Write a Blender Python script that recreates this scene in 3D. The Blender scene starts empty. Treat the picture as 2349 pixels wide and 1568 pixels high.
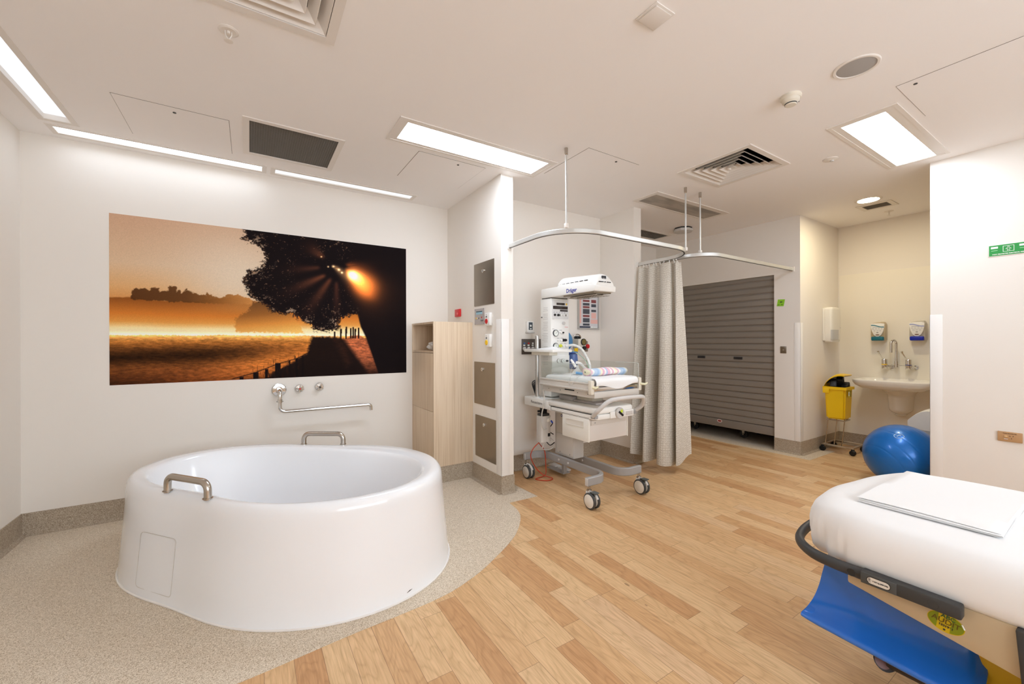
import bpy, bmesh, math, random
import numpy as np
from mathutils import Vector, Matrix

S = bpy.context.scene
COL = S.collection
random.seed(7)

# ------------------------------------------------------------------ camera, world, exposure
YAW, PITCH, ROLL, FPX = math.radians(32.6278), math.radians(-0.0308), math.radians(-0.1763), 939.83
fw = Vector((math.sin(YAW)*math.cos(PITCH), math.cos(YAW)*math.cos(PITCH), math.sin(PITCH)))
r0 = Vector((math.cos(YAW), -math.sin(YAW), 0)); u0 = r0.cross(fw)
rt = r0*math.cos(ROLL)+u0*math.sin(ROLL); up = -r0*math.sin(ROLL)+u0*math.cos(ROLL)
cd = bpy.data.cameras.new('camera'); cam = bpy.data.objects.new('camera', cd); COL.objects.link(cam)
cd.sensor_fit = 'HORIZONTAL'; cd.sensor_width = 36; cd.lens = FPX/2349*36; cd.clip_start = .02
cam.matrix_world = Matrix(((rt.x, up.x, -fw.x, 0), (rt.y, up.y, -fw.y, 0), (rt.z, up.z, -fw.z, 1.285), (0, 0, 0, 1)))
S.camera = cam
w = bpy.data.worlds.new('world'); S.world = w; w.use_nodes = True
w.node_tree.nodes['Background'].inputs[0].default_value = (.82, .91, 1, 1)
w.node_tree.nodes['Background'].inputs[1].default_value = 4.7
S.view_settings.view_transform = 'Standard'; S.view_settings.look = 'None'
S.view_settings.gamma = 1; S.view_settings.use_curve_mapping = False
S.view_settings.exposure = 0.5
S.cycles.max_bounces = 10; S.cycles.diffuse_bounces = 7; S.cycles.glossy_bounces = 4
S.cycles.transmission_bounces = 6; S.cycles.transparent_max_bounces = 10
S.cycles.sample_clamp_indirect = 6; S.cycles.caustics_reflective = False; S.cycles.caustics_refractive = False
S.cycles.use_denoising = True
L_PANEL, L_STRIP, L_DIM, L_DOWN = 18.5, 5.5, .78, 125.0      # radiance of the lit diffusers
H = 2.7

# ------------------------------------------------------------------ helpers
def lin(c):
    return tuple((x/255/12.92 if x/255 <= .04045 else ((x/255+.055)/1.055)**2.4) for x in c)

MATS = {}
def mat(name, c, rough=.5, metal=0, spec=.5, emit=0, alpha=None, trans=0, ior=1.45, coat=0, bump=0, bscale=60, var=0, vscale=8, sheen=0):
    if name in MATS: return MATS[name]
    m = bpy.data.materials.new(name); m.use_nodes = True; nt = m.node_tree
    b = nt.nodes['Principled BSDF']; col = (*lin(c), 1)
    b.inputs['Base Color'].default_value = col; b.inputs['Roughness'].default_value = rough
    b.inputs['Metallic'].default_value = metal; b.inputs['Specular IOR Level'].default_value = spec
    b.inputs['IOR'].default_value = ior; b.inputs['Transmission Weight'].default_value = trans
    b.inputs['Coat Weight'].default_value = coat; b.inputs['Coat Roughness'].default_value = .08
    b.inputs['Sheen Weight'].default_value = sheen
    if emit:
        b.inputs['Emission Color'].default_value = col; b.inputs['Emission Strength'].default_value = emit
    if alpha is not None: b.inputs['Alpha'].default_value = alpha
    if bump or var:
        tc = nt.nodes.new('ShaderNodeTexCoord')
    if bump:
        n = nt.nodes.new('ShaderNodeTexNoise'); n.inputs['Scale'].default_value = bscale; n.inputs['Detail'].default_value = 4
        bp = nt.nodes.new('ShaderNodeBump'); bp.inputs['Strength'].default_value = bump; bp.inputs['Distance'].default_value = .004
        nt.links.new(tc.outputs['Object'], n.inputs['Vector']); nt.links.new(n.outputs['Fac'], bp.inputs['Height'])
        nt.links.new(bp.outputs['Normal'], b.inputs['Normal'])
    if var:
        n = nt.nodes.new('ShaderNodeTexNoise'); n.inputs['Scale'].default_value = vscale; n.inputs['Detail'].default_value = 3
        mx = nt.nodes.new('ShaderNodeMix'); mx.data_type = 'RGBA'
        mx.inputs[6].default_value = tuple(x*(1-var) for x in col[:3])+(1,); mx.inputs[7].default_value = tuple(min(1, x*(1+var)) for x in col[:3])+(1,)
        nt.links.new(tc.outputs['Object'], n.inputs['Vector']); nt.links.new(n.outputs['Fac'], mx.inputs[0]); nt.links.new(mx.outputs[2], b.inputs['Base Color'])
    MATS[name] = m; return m

class NT:
    """small wrapper for building node trees"""
    def __init__(s, name, rough=.5, spec=.5):
        s.m = bpy.data.materials.new(name); s.m.use_nodes = True; s.t = s.m.node_tree; s.b = s.t.nodes['Principled BSDF']
        s.b.inputs['Roughness'].default_value = rough; s.b.inputs['Specular IOR Level'].default_value = spec
    def n(s, t, **k):
        x = s.t.nodes.new('ShaderNode'+t)
        for a, v in k.items(): setattr(x, a, v)
        return x
    def put(s, sock, v):
        if hasattr(v, 'links') or isinstance(v, bpy.types.NodeSocket): s.t.links.new(v, sock)
        else: sock.default_value = v
    def ma(s, op, a, b=0.0, c=0.0):
        x = s.n('Math', operation=op); s.put(x.inputs[0], a); s.put(x.inputs[1], b); s.put(x.inputs[2], c); return x.outputs[0]
    def xyz(s, x, y, z=0.0):
        c = s.n('CombineXYZ'); s.put(c.inputs[0], x); s.put(c.inputs[1], y); s.put(c.inputs[2], z); return c.outputs[0]
    def pos(s, kind='Position'):
        g = s.n('NewGeometry').outputs['Position'] if kind == 'Position' else s.n('TexCoord').outputs[kind]
        sp = s.n('SeparateXYZ'); s.t.links.new(g, sp.inputs[0]); return sp.outputs
    def noise(s, v, sc, det=3, rough=.5, dist=0):
        x = s.n('TexNoise'); s.put(x.inputs['Vector'], v); x.inputs['Scale'].default_value = sc; x.inputs['Detail'].default_value = det
        x.inputs['Roughness'].default_value = rough; x.inputs['Distortion'].default_value = dist; return x.outputs['Fac']
    def white(s, v):
        x = s.n('TexWhiteNoise', noise_dimensions='3D'); s.put(x.inputs['Vector'], v); return x.outputs['Value']
    def ramp(s, f, stops, interp='LINEAR'):
        x = s.n('ValToRGB'); s.put(x.inputs[0], f); e = x.color_ramp.elements; x.color_ramp.interpolation = interp
        while len(e) < len(stops): e.new(.5)
        for i, (p, c) in enumerate(stops): e[i].position = p; e[i].color = (*lin(c), 1) if len(c) == 3 else c
        return x.outputs['Color']
    def mix(s, f, a, b, bl='MIX'):
        x = s.n('Mix', data_type='RGBA', blend_type=bl); s.put(x.inputs[0], f); s.put(x.inputs[6], a); s.put(x.inputs[7], b); return x.outputs[2]
    def bump(s, h, st=.2, d=.002):
        x = s.n('Bump'); x.inputs['Strength'].default_value = st; x.inputs['Distance'].default_value = d; s.put(x.inputs['Height'], h)
        s.t.links.new(x.outputs[0], s.b.inputs['Normal'])
    def color(s, c): s.put(s.b.inputs['Base Color'], c)

def box_bm(x0, x1, y0, y1, z0, z1, r=0, seg=2, edges=None):
    bm = bmesh.new(); bmesh.ops.create_cube(bm, size=1)
    for v in bm.verts:
        v.co = Vector(((x0+x1)/2+v.co.x*(x1-x0), (y0+y1)/2+v.co.y*(y1-y0), (z0+z1)/2+v.co.z*(z1-z0)))
    if r:
        es = bm.edges[:]
        if edges == 'z': es = [e for e in es if abs(e.verts[0].co.z-e.verts[1].co.z) > 1e-6]
        if edges == 'x': es = [e for e in es if abs(e.verts[0].co.x-e.verts[1].co.x) > 1e-6]
        if edges == 'y': es = [e for e in es if abs(e.verts[0].co.y-e.verts[1].co.y) > 1e-6]
        bmesh.ops.bevel(bm, geom=es, offset=r, segments=seg, affect='EDGES', profile=.5)
    return bm

class M:
    def __init__(s): s.v = []; s.f = []; s.uv = None; s.ci = None
    def add(s, v, f):
        o = len(s.v); s.v += [tuple(p) for p in v]; s.f += [tuple(i+o for i in q) for q in f]; return s
    def bm(s, bm):
        bm.verts.index_update(); s.add([v.co for v in bm.verts], [[v.index for v in f.verts] for f in bm.faces]); bm.free(); return s
    def box(s, x0, x1, y0, y1, z0, z1, r=0, seg=2, edges=None): return s.bm(box_bm(x0, x1, y0, y1, z0, z1, r, seg, edges))
    def prism(s, poly, ax, a0, a1):
        """polygon in the two other axes, extruded along ax from a0 to a1"""
        def P(p, a): return {'x': (a, p[0], p[1]), 'y': (p[0], a, p[1]), 'z': (p[0], p[1], a)}[ax]
        n = len(poly); v = [P(p, a0) for p in poly]+[P(p, a1) for p in poly]
        return s.add(v, [tuple(range(n))[::-1], tuple(range(n, 2*n))]+[(i, (i+1) % n, (i+1) % n+n, i+n) for i in range(n)])
    def rprism(s, poly, ax, a0, a1, r, seg=2):
        t = M().prism(poly, ax, a0, a1); bm = bmesh.new(); vs = [bm.verts.new(p) for p in t.v]
        for f in t.f: bm.faces.new([vs[i] for i in f])
        bmesh.ops.recalc_face_normals(bm, faces=bm.faces[:])
        bmesh.ops.bevel(bm, geom=bm.edges[:], offset=r, segments=seg, affect='EDGES', profile=.5)
        return s.bm(bm)
    def ring(s, x0, x1, y0, y1, wd, z0, z1):
        o = [(x0, y0), (x1, y0), (x1, y1), (x0, y1)]; i = [(x0+wd, y0+wd), (x1-wd, y0+wd), (x1-wd, y1-wd), (x0+wd, y1-wd)]
        v = [(*p, z0) for p in o]+[(*p, z0) for p in i]+[(*p, z1) for p in o]+[(*p, z1) for p in i]; f = []
        for k in range(4):
            j = (k+1) % 4
            f += [(k, 4+k, 4+j, j), (8+k, 8+j, 12+j, 12+k), (k, j, 8+j, 8+k), (4+k, 12+k, 12+j, 4+j)]
        return s.add(v, f)
    def tube(s, path, r, n=12, closed=False, caps=True, flat=None):
        P = [Vector(p) for p in path]; m = len(P)
        T = [((P[(i+1) % m]-P[i-1]) if closed else (P[min(i+1, m-1)]-P[max(i-1, 0)])).normalized() for i in range(m)]
        a = Vector((0, 0, 1)) if abs(T[0].z) < .9 else Vector((1, 0, 0))
        nrm = (a-T[0]*a.dot(T[0])).normalized(); v = []; f = []
        for i in range(m):
            if i:
                q = T[i-1].rotation_difference(T[i]); nrm = q @ nrm; nrm = (nrm-T[i]*nrm.dot(T[i])).normalized()
            b = T[i].cross(nrm); ri = r[i] if isinstance(r, (list, tuple)) else r
            for k in range(n):
                t = 2*math.pi*k/n
                if flat: v.append(P[i]+nrm*(math.cos(t)*ri*flat[0])+b*(math.sin(t)*ri*flat[1]))
                else: v.append(P[i]+(nrm*math.cos(t)+b*math.sin(t))*ri)
        for i in range(m if closed else m-1):
            j = (i+1) % m
            for k in range(n): f.append((i*n+k, i*n+(k+1) % n, j*n+(k+1) % n, j*n+k))
        if caps and not closed: f += [tuple(range(n))[::-1], tuple(range((m-1)*n, m*n))]
        return s.add(v, f)
    def bar(s, path, wd, ht, closed=False):
        """rectangular profile swept along a path lying in a horizontal plane (path z = profile centre); wd across, ht up"""
        P = [Vector(p) for p in path]; m = len(P); v = []; f = []; c = min(wd, ht)*.18
        prof = [(-wd/2+c, -ht/2), (wd/2-c, -ht/2), (wd/2, -ht/2+c), (wd/2, ht/2-c), (wd/2-c, ht/2), (-wd/2+c, ht/2), (-wd/2, ht/2-c), (-wd/2, -ht/2+c)]
        n = 8
        for i in range(m):
            t = (P[(i+1) % m]-P[i-1]) if closed else (P[min(i+1, m-1)]-P[max(i-1, 0)])
            t.z = 0; t.normalize(); sd = Vector((t.y, -t.x, 0))
            k = 1.0
            if 0 < i < m-1 or closed:
                t1 = (P[i]-P[i-1]); t1.z = 0; t1.normalize(); k = 1/max(.5, abs(t1.dot(t)))
            for a, b in prof: v.append(P[i]+sd*a*k+Vector((0, 0, b)))
        for i in range(m if closed else m-1):
            j = (i+1) % m
            for k in range(n): f.append((i*n+k, i*n+(k+1) % n, j*n+(k+1) % n, j*n+k))
        if not closed: f += [tuple(range(n))[::-1], tuple(range((m-1)*n, m*n))]
        return s.add(v, f)
    def lathe(s, prof, o, ax='z', n=24):
        """prof: list of (radius, distance along axis)"""
        D = {'z': (Vector((1, 0, 0)), Vector((0, 1, 0)), Vector((0, 0, 1))), '-z': (Vector((0, 1, 0)), Vector((1, 0, 0)), Vector((0, 0, -1))),
             'y': (Vector((0, 0, 1)), Vector((1, 0, 0)), Vector((0, 1, 0))), '-y': (Vector((1, 0, 0)), Vector((0, 0, 1)), Vector((0, -1, 0))),
             'x': (Vector((0, 1, 0)), Vector((0, 0, 1)), Vector((1, 0, 0))), '-x': (Vector((0, 0, 1)), Vector((0, 1, 0)), Vector((-1, 0, 0)))}
        A, B, C = D[ax] if isinstance(ax, str) else ax
        O = Vector(o); v = []; f = []; m = len(prof)
        for r, h in prof:
            for k in range(n):
                t = 2*math.pi*k/n; v.append(O+C*h+(A*math.cos(t)+B*math.sin(t))*r)
        for i in range(m-1):
            for k in range(n): f.append((i*n+k, i*n+(k+1) % n, (i+1)*n+(k+1) % n, (i+1)*n+k))
        f += [tuple(range(n))[::-1], tuple(range((m-1)*n, m*n))]
        return s.add(v, f)
    def ell(s, c, r, n=20, m=12):
        v = [(c[0], c[1], c[2]-r[2])]; f = []
        for i in range(1, m):
            p = -math.pi/2+math.pi*i/m
            for k in range(n):
                t = 2*math.pi*k/n; v.append((c[0]+r[0]*math.cos(p)*math.cos(t), c[1]+r[1]*math.cos(p)*math.sin(t), c[2]+r[2]*math.sin(p)))
        v.append((c[0], c[1], c[2]+r[2]))
        for k in range(n): f.append((0, 1+(k+1) % n, 1+k))
        for i in range(m-2):
            for k in range(n): f.append((1+i*n+k, 1+i*n+(k+1) % n, 1+(i+1)*n+(k+1) % n, 1+(i+1)*n+k))
        t = len(v)-1; b = 1+(m-2)*n
        for k in range(n): f.append((b+k, b+(k+1) % n, t))
        return s.add(v, f)
    def grid(s, fn, nu, nv, cu=False):
        v = [fn(i/(nu if cu else nu-1), j/(nv-1)) for i in range(nu) for j in range(nv)]; f = []
        for i in range(nu if cu else nu-1):
            for j in range(nv-1): a = i*nv+j; b = ((i+1) % nu)*nv+j; f.append((a, b, b+1, a+1))
        return s.add(v, f)
    def xf(s, fn): s.v = [tuple(fn(Vector(p))) for p in s.v]; return s

def rotz(pts, c, a):
    ca, sa = math.cos(a), math.sin(a)
    return lambda p: Vector((c[0]+(p.x-c[0])*ca-(p.y-c[1])*sa, c[1]+(p.x-c[0])*sa+(p.y-c[1])*ca, p.z))

def fillet(pts, r, n=6):
    P = [Vector(p) for p in pts]; out = [P[0]]
    for i in range(1, len(P)-1):
        a = (P[i-1]-P[i]); b = (P[i+1]-P[i]); la, lb = a.length, b.length; a.normalize(); b.normalize()
        ang = a.angle(b); d = min(r/math.tan(ang/2), la*.49, lb*.49); rr = d*math.tan(ang/2)
        c = P[i]+(a+b).normalized()*(rr/math.sin(ang/2)); s0 = P[i]+a*d-c; s1 = P[i]+b*d-c; th = s0.angle(s1)
        for k in range(n+1):
            t = k/n; out.append(c+(s0*math.sin((1-t)*th)+s1*math.sin(t*th))/math.sin(th))
    out.append(P[-1]); return out

def catmull(pts, n=8, closed=False):
    P = [Vector(p) for p in pts]; m = len(P); out = []
    for i in range(m if closed else m-1):
        p0 = P[i-1] if (closed or i) else P[0]*2-P[1]; p1 = P[i]; p2 = P[(i+1) % m]
        p3 = P[(i+2) % m] if (closed or i+2 < m) else P[-1]*2-P[-2]
        for k in range(n):
            t = k/n; out.append(.5*((2*p1)+(p2-p0)*t+(2*p0-5*p1+4*p2-p3)*t*t+(3*p1-p0-3*p2+p3)*t*t*t))
    if not closed: out.append(P[-1])
    return out

WL = {}
def O(name, m, material, parent=None, label=None, cat=None, group=None, kind=None, smooth=32):
    """link one mesh object; world coordinates in m"""
    me = bpy.data.meshes.new(name); n = len(m.v)
    if parent is not None: o0 = WL[parent.name]
    else:
        a = np.array(m.v); o0 = Vector(((a[:, 0].min()+a[:, 0].max())/2, (a[:, 1].min()+a[:, 1].max())/2, a[:, 2].min()))
    me.from_pydata([(p[0]-o0[0], p[1]-o0[1], p[2]-o0[2]) for p in m.v], [], m.f); me.validate()
    bm = bmesh.new(); bm.from_mesh(me)
    if m.uv is None: bmesh.ops.recalc_face_normals(bm, faces=bm.faces[:])
    bm.to_mesh(me); bm.free()
    for mm in (material if isinstance(material, (list, tuple)) else [material]): me.materials.append(mm)
    if smooth:
        me.polygons.foreach_set('use_smooth', [True]*len(me.polygons)); me.set_sharp_from_angle(angle=math.radians(smooth))
    if m.uv is not None:
        l = me.uv_layers.new(name='UVMap')
        for lp in me.loops: l.data[lp.index].uv = m.uv[lp.vertex_index]
    ob = bpy.data.objects.new(name, me); COL.objects.link(ob)
    if parent is not None: ob.parent = parent; WL[ob.name] = o0
    else: ob.location = o0; WL[ob.name] = Vector(o0)
    if label: ob['label'] = label
    if cat: ob['category'] = cat
    if group: ob['group'] = group
    if kind: ob['kind'] = kind
    return ob
def T(name, loc, label, cat, group=None):
    e = bpy.data.objects.new(name, None); COL.objects.link(e); e.location = loc; e.empty_display_size = .1
    WL[e.name] = Vector(loc); e['label'] = label; e['category'] = cat
    if group: e['group'] = group
    return e
def ST(name, m, material, **k): return O(name, m, material, kind='structure', **k)

def text(s, h, o, U, V, off=.0008, align='CENTER', bold=0.0):
    """flat lettering: baseline-centred at o, cap height about h, along U, up V"""
    c = bpy.data.curves.new('t', 'FONT'); c.body = s; c.size = h/.7; c.align_x = align; c.align_y = 'CENTER'; c.fill_mode = 'FRONT'; c.offset = bold
    ob = bpy.data.objects.new('t', c); COL.objects.link(ob)
    me = bpy.data.meshes.new_from_object(ob.evaluated_get(bpy.context.evaluated_depsgraph_get()))
    o = Vector(o); U = Vector(U).normalized(); V = Vector(V).normalized(); N = U.cross(V)
    r = M().add([o+U*v.co.x+V*v.co.y+N*off for v in me.vertices], [tuple(p.vertices) for p in me.polygons])
    bpy.data.objects.remove(ob); bpy.data.curves.remove(c); bpy.data.meshes.remove(me); return r
def join(*ms):
    r = M()
    for m in ms: r.add(m.v, m.f)
    return r
def quad(o, U, V, w_, h_, off=.0006):
    o = Vector(o); U = Vector(U).normalized(); V = Vector(V).normalized(); N = U.cross(V)*off
    return M().add([o-U*w_/2-V*h_/2+N, o+U*w_/2-V*h_/2+N, o+U*w_/2+V*h_/2+N, o-U*w_/2+V*h_/2+N], [(0, 1, 2, 3)])
def fan(o, U, V, pts, off=.0006):
    o = Vector(o); U = Vector(U).normalized(); V = Vector(V).normalized(); N = U.cross(V)*off
    return M().add([o+U*a+V*b+N for a, b in pts], [tuple(range(len(pts)))])
def circ(r, n=24, a=1): return [(r*math.cos(2*math.pi*k/n)*a, r*math.sin(2*math.pi*k/n)) for k in range(n)]
X_, Y_, Z_ = Vector((1, 0, 0)), Vector((0, 1, 0)), Vector((0, 0, 1))
# print directions: a wall facing -x is read along -y; one facing -y is read along +x
FX = (-Y_, Z_); FY = (X_, Z_)

# ------------------------------------------------------------------ materials
WALL = mat('wall_paint', (232, 226, 218), .55, spec=.35, bump=.03, bscale=300)
CEILM = mat('ceiling_paint', (243, 240, 238), .75, spec=.2)
GUARD = mat('corner_guard_vinyl', (236, 233, 229), .4)
WHITE = mat('white_plastic', (236, 235, 231), .38)
WHITE2 = mat('warm_white_plastic', (232, 229, 221), .4)
OFFW = mat('cream_plastic', (222, 215, 200), .45)
FRAMEW = mat('white_powder_coat', (228, 222, 215), .45)
ACRYL = mat('white_acrylic', (238, 240, 243), .16, spec=.5, coat=.35)
PORC = mat('white_porcelain', (238, 234, 226), .15, coat=.4)
STEEL = mat('brushed_steel', (160, 150, 137), .30, metal=1, var=.12, vscale=5)
CHROME = mat('chrome', (220, 218, 215), .09, metal=1)
SATIN = mat('satin_steel', (190, 182, 172), .26, metal=1)
ALU = mat('aluminium', (196, 194, 190), .4, metal=.85)
RAILM = mat('anodised_rail', (205, 204, 200), .38, metal=.6)
GREYM = mat('grey_paint', (158, 157, 156), .42)
LGREY = mat('light_grey_plastic', (202, 199, 196), .42)
LGREY2 = mat('pale_grey_metal', (206, 201, 194), .4)
DARK = mat('dark_grey_plastic', (62, 62, 62), .5)
BLACK = mat('black_plastic', (22, 22, 23), .45)
VOID = mat('dark_void', (10, 10, 10), .9, spec=.1)
RED = mat('red_plastic', (196, 24, 30), .35)
YEL = mat('yellow_plastic', (232, 190, 14), .35)
YEL2 = mat('yellow_button', (244, 200, 20), .35)
BLUEP = mat('blue_plastic', (38, 108, 200), .2, coat=.5)
INK = mat('grey_print', (120, 118, 118), .6)
INKD = mat('dark_print', (40, 40, 44), .6)
INKW = mat('white_print', (240, 244, 238), .6)
LINEN = mat('white_linen', (238, 238, 238), .85, spec=.2, bump=.05, bscale=900, sheen=.1)
SEAM = mat('shadow_gap', (105, 95, 85), .9)

def speckle(name, base, dark, light, sc, dk=.16, lt=.84, rough=.55):
    n = NT(name, rough, .3); p = n.n('NewGeometry').outputs['Position']
    v = n.n('TexVoronoi'); v.inputs['Scale'].default_value = sc; n.put(v.inputs['Vector'], p)
    sp = n.n('SeparateColor'); n.put(sp.inputs[0], v.outputs['Color'])
    c = n.ramp(sp.outputs[0], [(0, dark), (dk, dark), (dk+.1, tuple((a+b)/2 for a, b in zip(dark, base))), (.42, base), (.7, base), (lt, light), (1, light)], 'LINEAR')
    n.color(c); n.bump(sp.outputs[1], .08, .001); return n.m
VINYL = speckle('speckled_vinyl', (214, 200, 179), (164, 146, 122), (234, 223, 206), 420, .12, .88)
SKIRT = speckle('speckled_skirting', (172, 157, 138), (132, 116, 97), (196, 183, 164), 400, .16, .86)

def oak_floor():
    n = NT('oak_plank_vinyl', .42, .35); x, y, z = n.pos()
    PW, PL = .1035, .66
    xs = n.ma('DIVIDE', n.ma('ADD', x, .0605), PW); row = n.ma('FLOOR', xs)
    off = n.white(n.xyz(row, 3.7, 1.1)); ys = n.ma('ADD', n.ma('DIVIDE', y, PL), n.ma('MULTIPLY', off, 7.0)); colm = n.ma('FLOOR', ys)
    fx = n.ma('FRACT', xs); fy = n.ma('FRACT', ys)
    rnd = n.white(n.xyz(row, colm, 5.3)); rnd2 = n.white(n.xyz(colm, row, 9.1))
    base = n.ramp(rnd, [(0, (201, 154, 108)), (.22, (211, 168, 121)), (.55, (221, 183, 137)), (.85, (227, 192, 147)), (1, (221, 186, 147))])
    gx = n.ma('ADD', x, n.ma('MULTIPLY', rnd, 13.0)); gy = n.ma('ADD', y, n.ma('MULTIPLY', rnd2, 29.0))
    fine = n.noise(n.xyz(n.ma('MULTIPLY', gx, 60.0), n.ma('MULTIPLY', gy, 2.6)), 2.2, 6, .65, .3)
    warp = n.noise(n.xyz(n.ma('MULTIPLY', gx, 5.0), n.ma('MULTIPLY', gy, 1.1)), 1.6, 2, .5, .2)
    cath = n.ma('FRACT', n.ma('ADD', n.ma('MULTIPLY', warp, 13.0), n.ma('MULTIPLY', gx, 4.0)))
    cath = n.ma('ABSOLUTE', n.ma('SUBTRACT', cath, .5))
    c = n.mix(n.ma('MULTIPLY', n.ma('POWER', n.ma('MULTIPLY', n.ma('SUBTRACT', .5, cath), 2.0), 3.0), .42), base, (.66, .60, .52, 1), 'MULTIPLY')
    fr = n.ramp(fine, [(.3, (0, 0, 0)), (.62, (255, 255, 255))])
    c = n.mix(n.ma('MULTIPLY', n.ma('SUBTRACT', 1.0, fr), .6), c, (.60, .53, .44, 1), 'MULTIPLY')
    vk = n.n('TexVoronoi'); vk.inputs['Scale'].default_value = 1; n.put(vk.inputs['Vector'], n.xyz(n.ma('MULTIPLY', gx, 6.0), n.ma('MULTIPLY', gy, 2.6)))
    kn = n.ma('LESS_THAN', vk.outputs['Distance'], .045)
    c = n.mix(n.ma('MULTIPLY', kn, .55), c, (*lin((96, 62, 38)), 1))
    gap = n.ma('MAXIMUM', n.ma('LESS_THAN', fx, .013), n.ma('LESS_THAN', fy, .0022))
    c = n.mix(n.ma('MULTIPLY', gap, .8), c, (*lin((96, 66, 42)), 1))
    n.color(c); n.bump(fine, .04, .001); return n.m
OAKF = oak_floor()

def laminate(name, a, b, c_):
    n = NT(name, .45, .35); x, y, z = n.pos()
    f = n.noise(n.xyz(n.ma('MULTIPLY', x, 60.0), n.ma('MULTIPLY', y, 60.0), n.ma('MULTIPLY', z, 1.2)), 1.3, 5, .6, .1)
    g = n.noise(n.xyz(n.ma('MULTIPLY', x, 14.0), n.ma('MULTIPLY', y, 14.0), n.ma('MULTIPLY', z, .5)), 1.3, 2)
    n.color(n.mix(n.ma('MULTIPLY', g, .8), n.ramp(f, [(.28, a), (.5, b), (.72, c_)]), (*lin(b), 1))); return n.m
LAMI = laminate('pale_oak_laminate', (190, 160, 128), (218, 196, 168), (230, 212, 188))

# ------------------------------------------------------------------ room shell
YA, XL, XD, YB = 4.06, -1.285, 1.785, -2.4
ST('wall_back', M().box(XL-.1, 3.52, YA, YA+.1, 0, H), WALL)
ST('wall_left', M().box(XL-.1, XL, YB, YA, 0, H), WALL)
WX0, WX1, WZ0, WZ1 = -.9, 3.3, .85, 2.45      # window opening in the wall behind the viewpoint
ST('wall_rear', M().box(XL-.1, WX0, YB-.1, YB, 0, H).box(WX1, 6.35, YB-.1, YB, 0, H).box(WX0, WX1, YB-.1, YB, 0, WZ0).box(WX0, WX1, YB-.1, YB, WZ1, H), WALL)
win = ST('window_1', M().box(WX0, WX1, YB-.09, YB-.03, WZ0, WZ0+.05).box(WX0, WX1, YB-.09, YB-.03, WZ1-.05, WZ1).box(WX0, WX0+.05, YB-.09, YB-.03, WZ0+.05, WZ1-.05).box(WX1-.05, WX1, YB-.09, YB-.03, WZ0+.05, WZ1-.05).box(.475, .525, YB-.09, YB-.03, WZ0+.05, WZ1-.05).box(1.875, 1.925, YB-.09, YB-.03, WZ0+.05, WZ1-.05), FRAMEW)
ST('wall_divider', M().box(XD, 1.905, 2.955, YA, 0, H), WALL)
ST('wall_alcove', M().box(1.905, 3.41, 3.435, 3.535, 0, H), WALL)
ST('wall_alcove_side', M().box(3.41, 3.52, 2.94, YA, 0, H), WALL)
ST('wall_corridor', M().box(3.52, 5.31, YA+.01, YA+.11, 0, H), WALL)
sh = M()
sh.box(5.21, 5.33, 2.13, 2.402, 0, H); sh.box(5.21, 5.33, 2.402, 3.94, 2.065, H); sh.box(5.21, 5.33, 3.94, YA+.01, 0, H)
ST('wall_shutter', sh, WALL)
ST('wall_store', M().box(5.33, 6.1, 2.23, 2.40, 0, 2.4).box(5.33, 6.1, 3.945, 4.05, 0, 2.4).box(6.1, 6.2, 2.23, 4.05, 0, 2.4).box(5.33, 6.2, 2.23, 4.05, 2.4, 2.45), mat('store_paint', (120, 112, 104), .8))
ST('wall_sink_side', M().box(5.33, 6.25, 2.13, 2.23, 0, H), WALL)
ST('wall_sink', M().box(6.25, 6.35, YB, 2.23, 0, H), WALL)
ST('wall_right', M().box(4.575, 4.70, YB, .953, 0, H), WALL)
ST('wall_sink_end', M().box(4.70, 6.25, -.75, -.65, 0, H), WALL)
ST('trim_1', M().box(6.244, 6.25, .0, 2.118, .15, 2.1, .001, 1), mat('splash_sheet', (236, 230, 217), .35))

fl = M(); fl.box(XL-.1, 6.35, YB-.1, YA+.12, -.08, 0); ST('floor', fl, OAKF)
edge = catmull([(-1.285, 1.80, 0), (-.7, 1.815, 0), (-.042, 1.859, 0), (.361, 1.897, 0), (.779, 1.927, 0), (1.0, 1.99, 0), (1.199, 2.092, 0), (1.468, 2.271, 0), (1.65, 2.47, 0), (1.715, 2.605, 0), (1.74, 2.766, 0)], 8)
poly = [(p.x, p.y) for p in edge]+[(2.012, 2.757), (1.997, 3.075), (1.905, 3.075), (1.905, 2.955), (1.785, 2.955), (1.785, YA), (XL, YA)]
ST('floor_bath_vinyl', M().prism(poly, 'z', -.001, .0022), VINYL, smooth=0)
ST('floor_shutter_vinyl', M().prism([(5.068, 3.97), (5.066, 2.4), (5.075, 1.985), (5.72, 1.985), (5.72, 2.13), (5.21, 2.13), (5.21, 2.402), (6.1, 2.402), (6.1, 3.94), (5.21, 3.94), (5.21, 3.97)], 'z', -.001, .0022), VINYL, smooth=0)

def skirt(name, runs):
    m = M()
    for (a, b, nx, ny) in runs:      # a-b along the wall foot, (nx, ny) points into the room
        prof = [(0, .15), (.005, .15), (.006, .034), (.011, .016), (.024, .0055), (.036, .0026), (0, .0026)]
        d = Vector((b[0]-a[0], b[1]-a[1], 0)); n = len(prof); v = []
        for q in (a, b):
            for o_, z in prof: v.append((q[0]+nx*o_, q[1]+ny*o_, z))
        m.add(v, [(i, (i+1) % n, (i+1) % n+n, i+n) for i in range(n)]+[tuple(range(n)), tuple(range(n, 2*n))[::-1]])
    ST(name, m, SKIRT)
skirt('baseboard_left', [((XL, YB), (XL, YA), 1, 0)])
skirt('baseboard_back', [((XL, YA), (1.40, YA), 0, -1)])
skirt('baseboard_divider', [((XD, 2.949), (XD, 3.49), -1, 0), ((1.779, 2.955), (1.911, 2.955), 0, -1), ((1.905, 2.949), (1.905, 3.435), 1, 0)])
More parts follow.
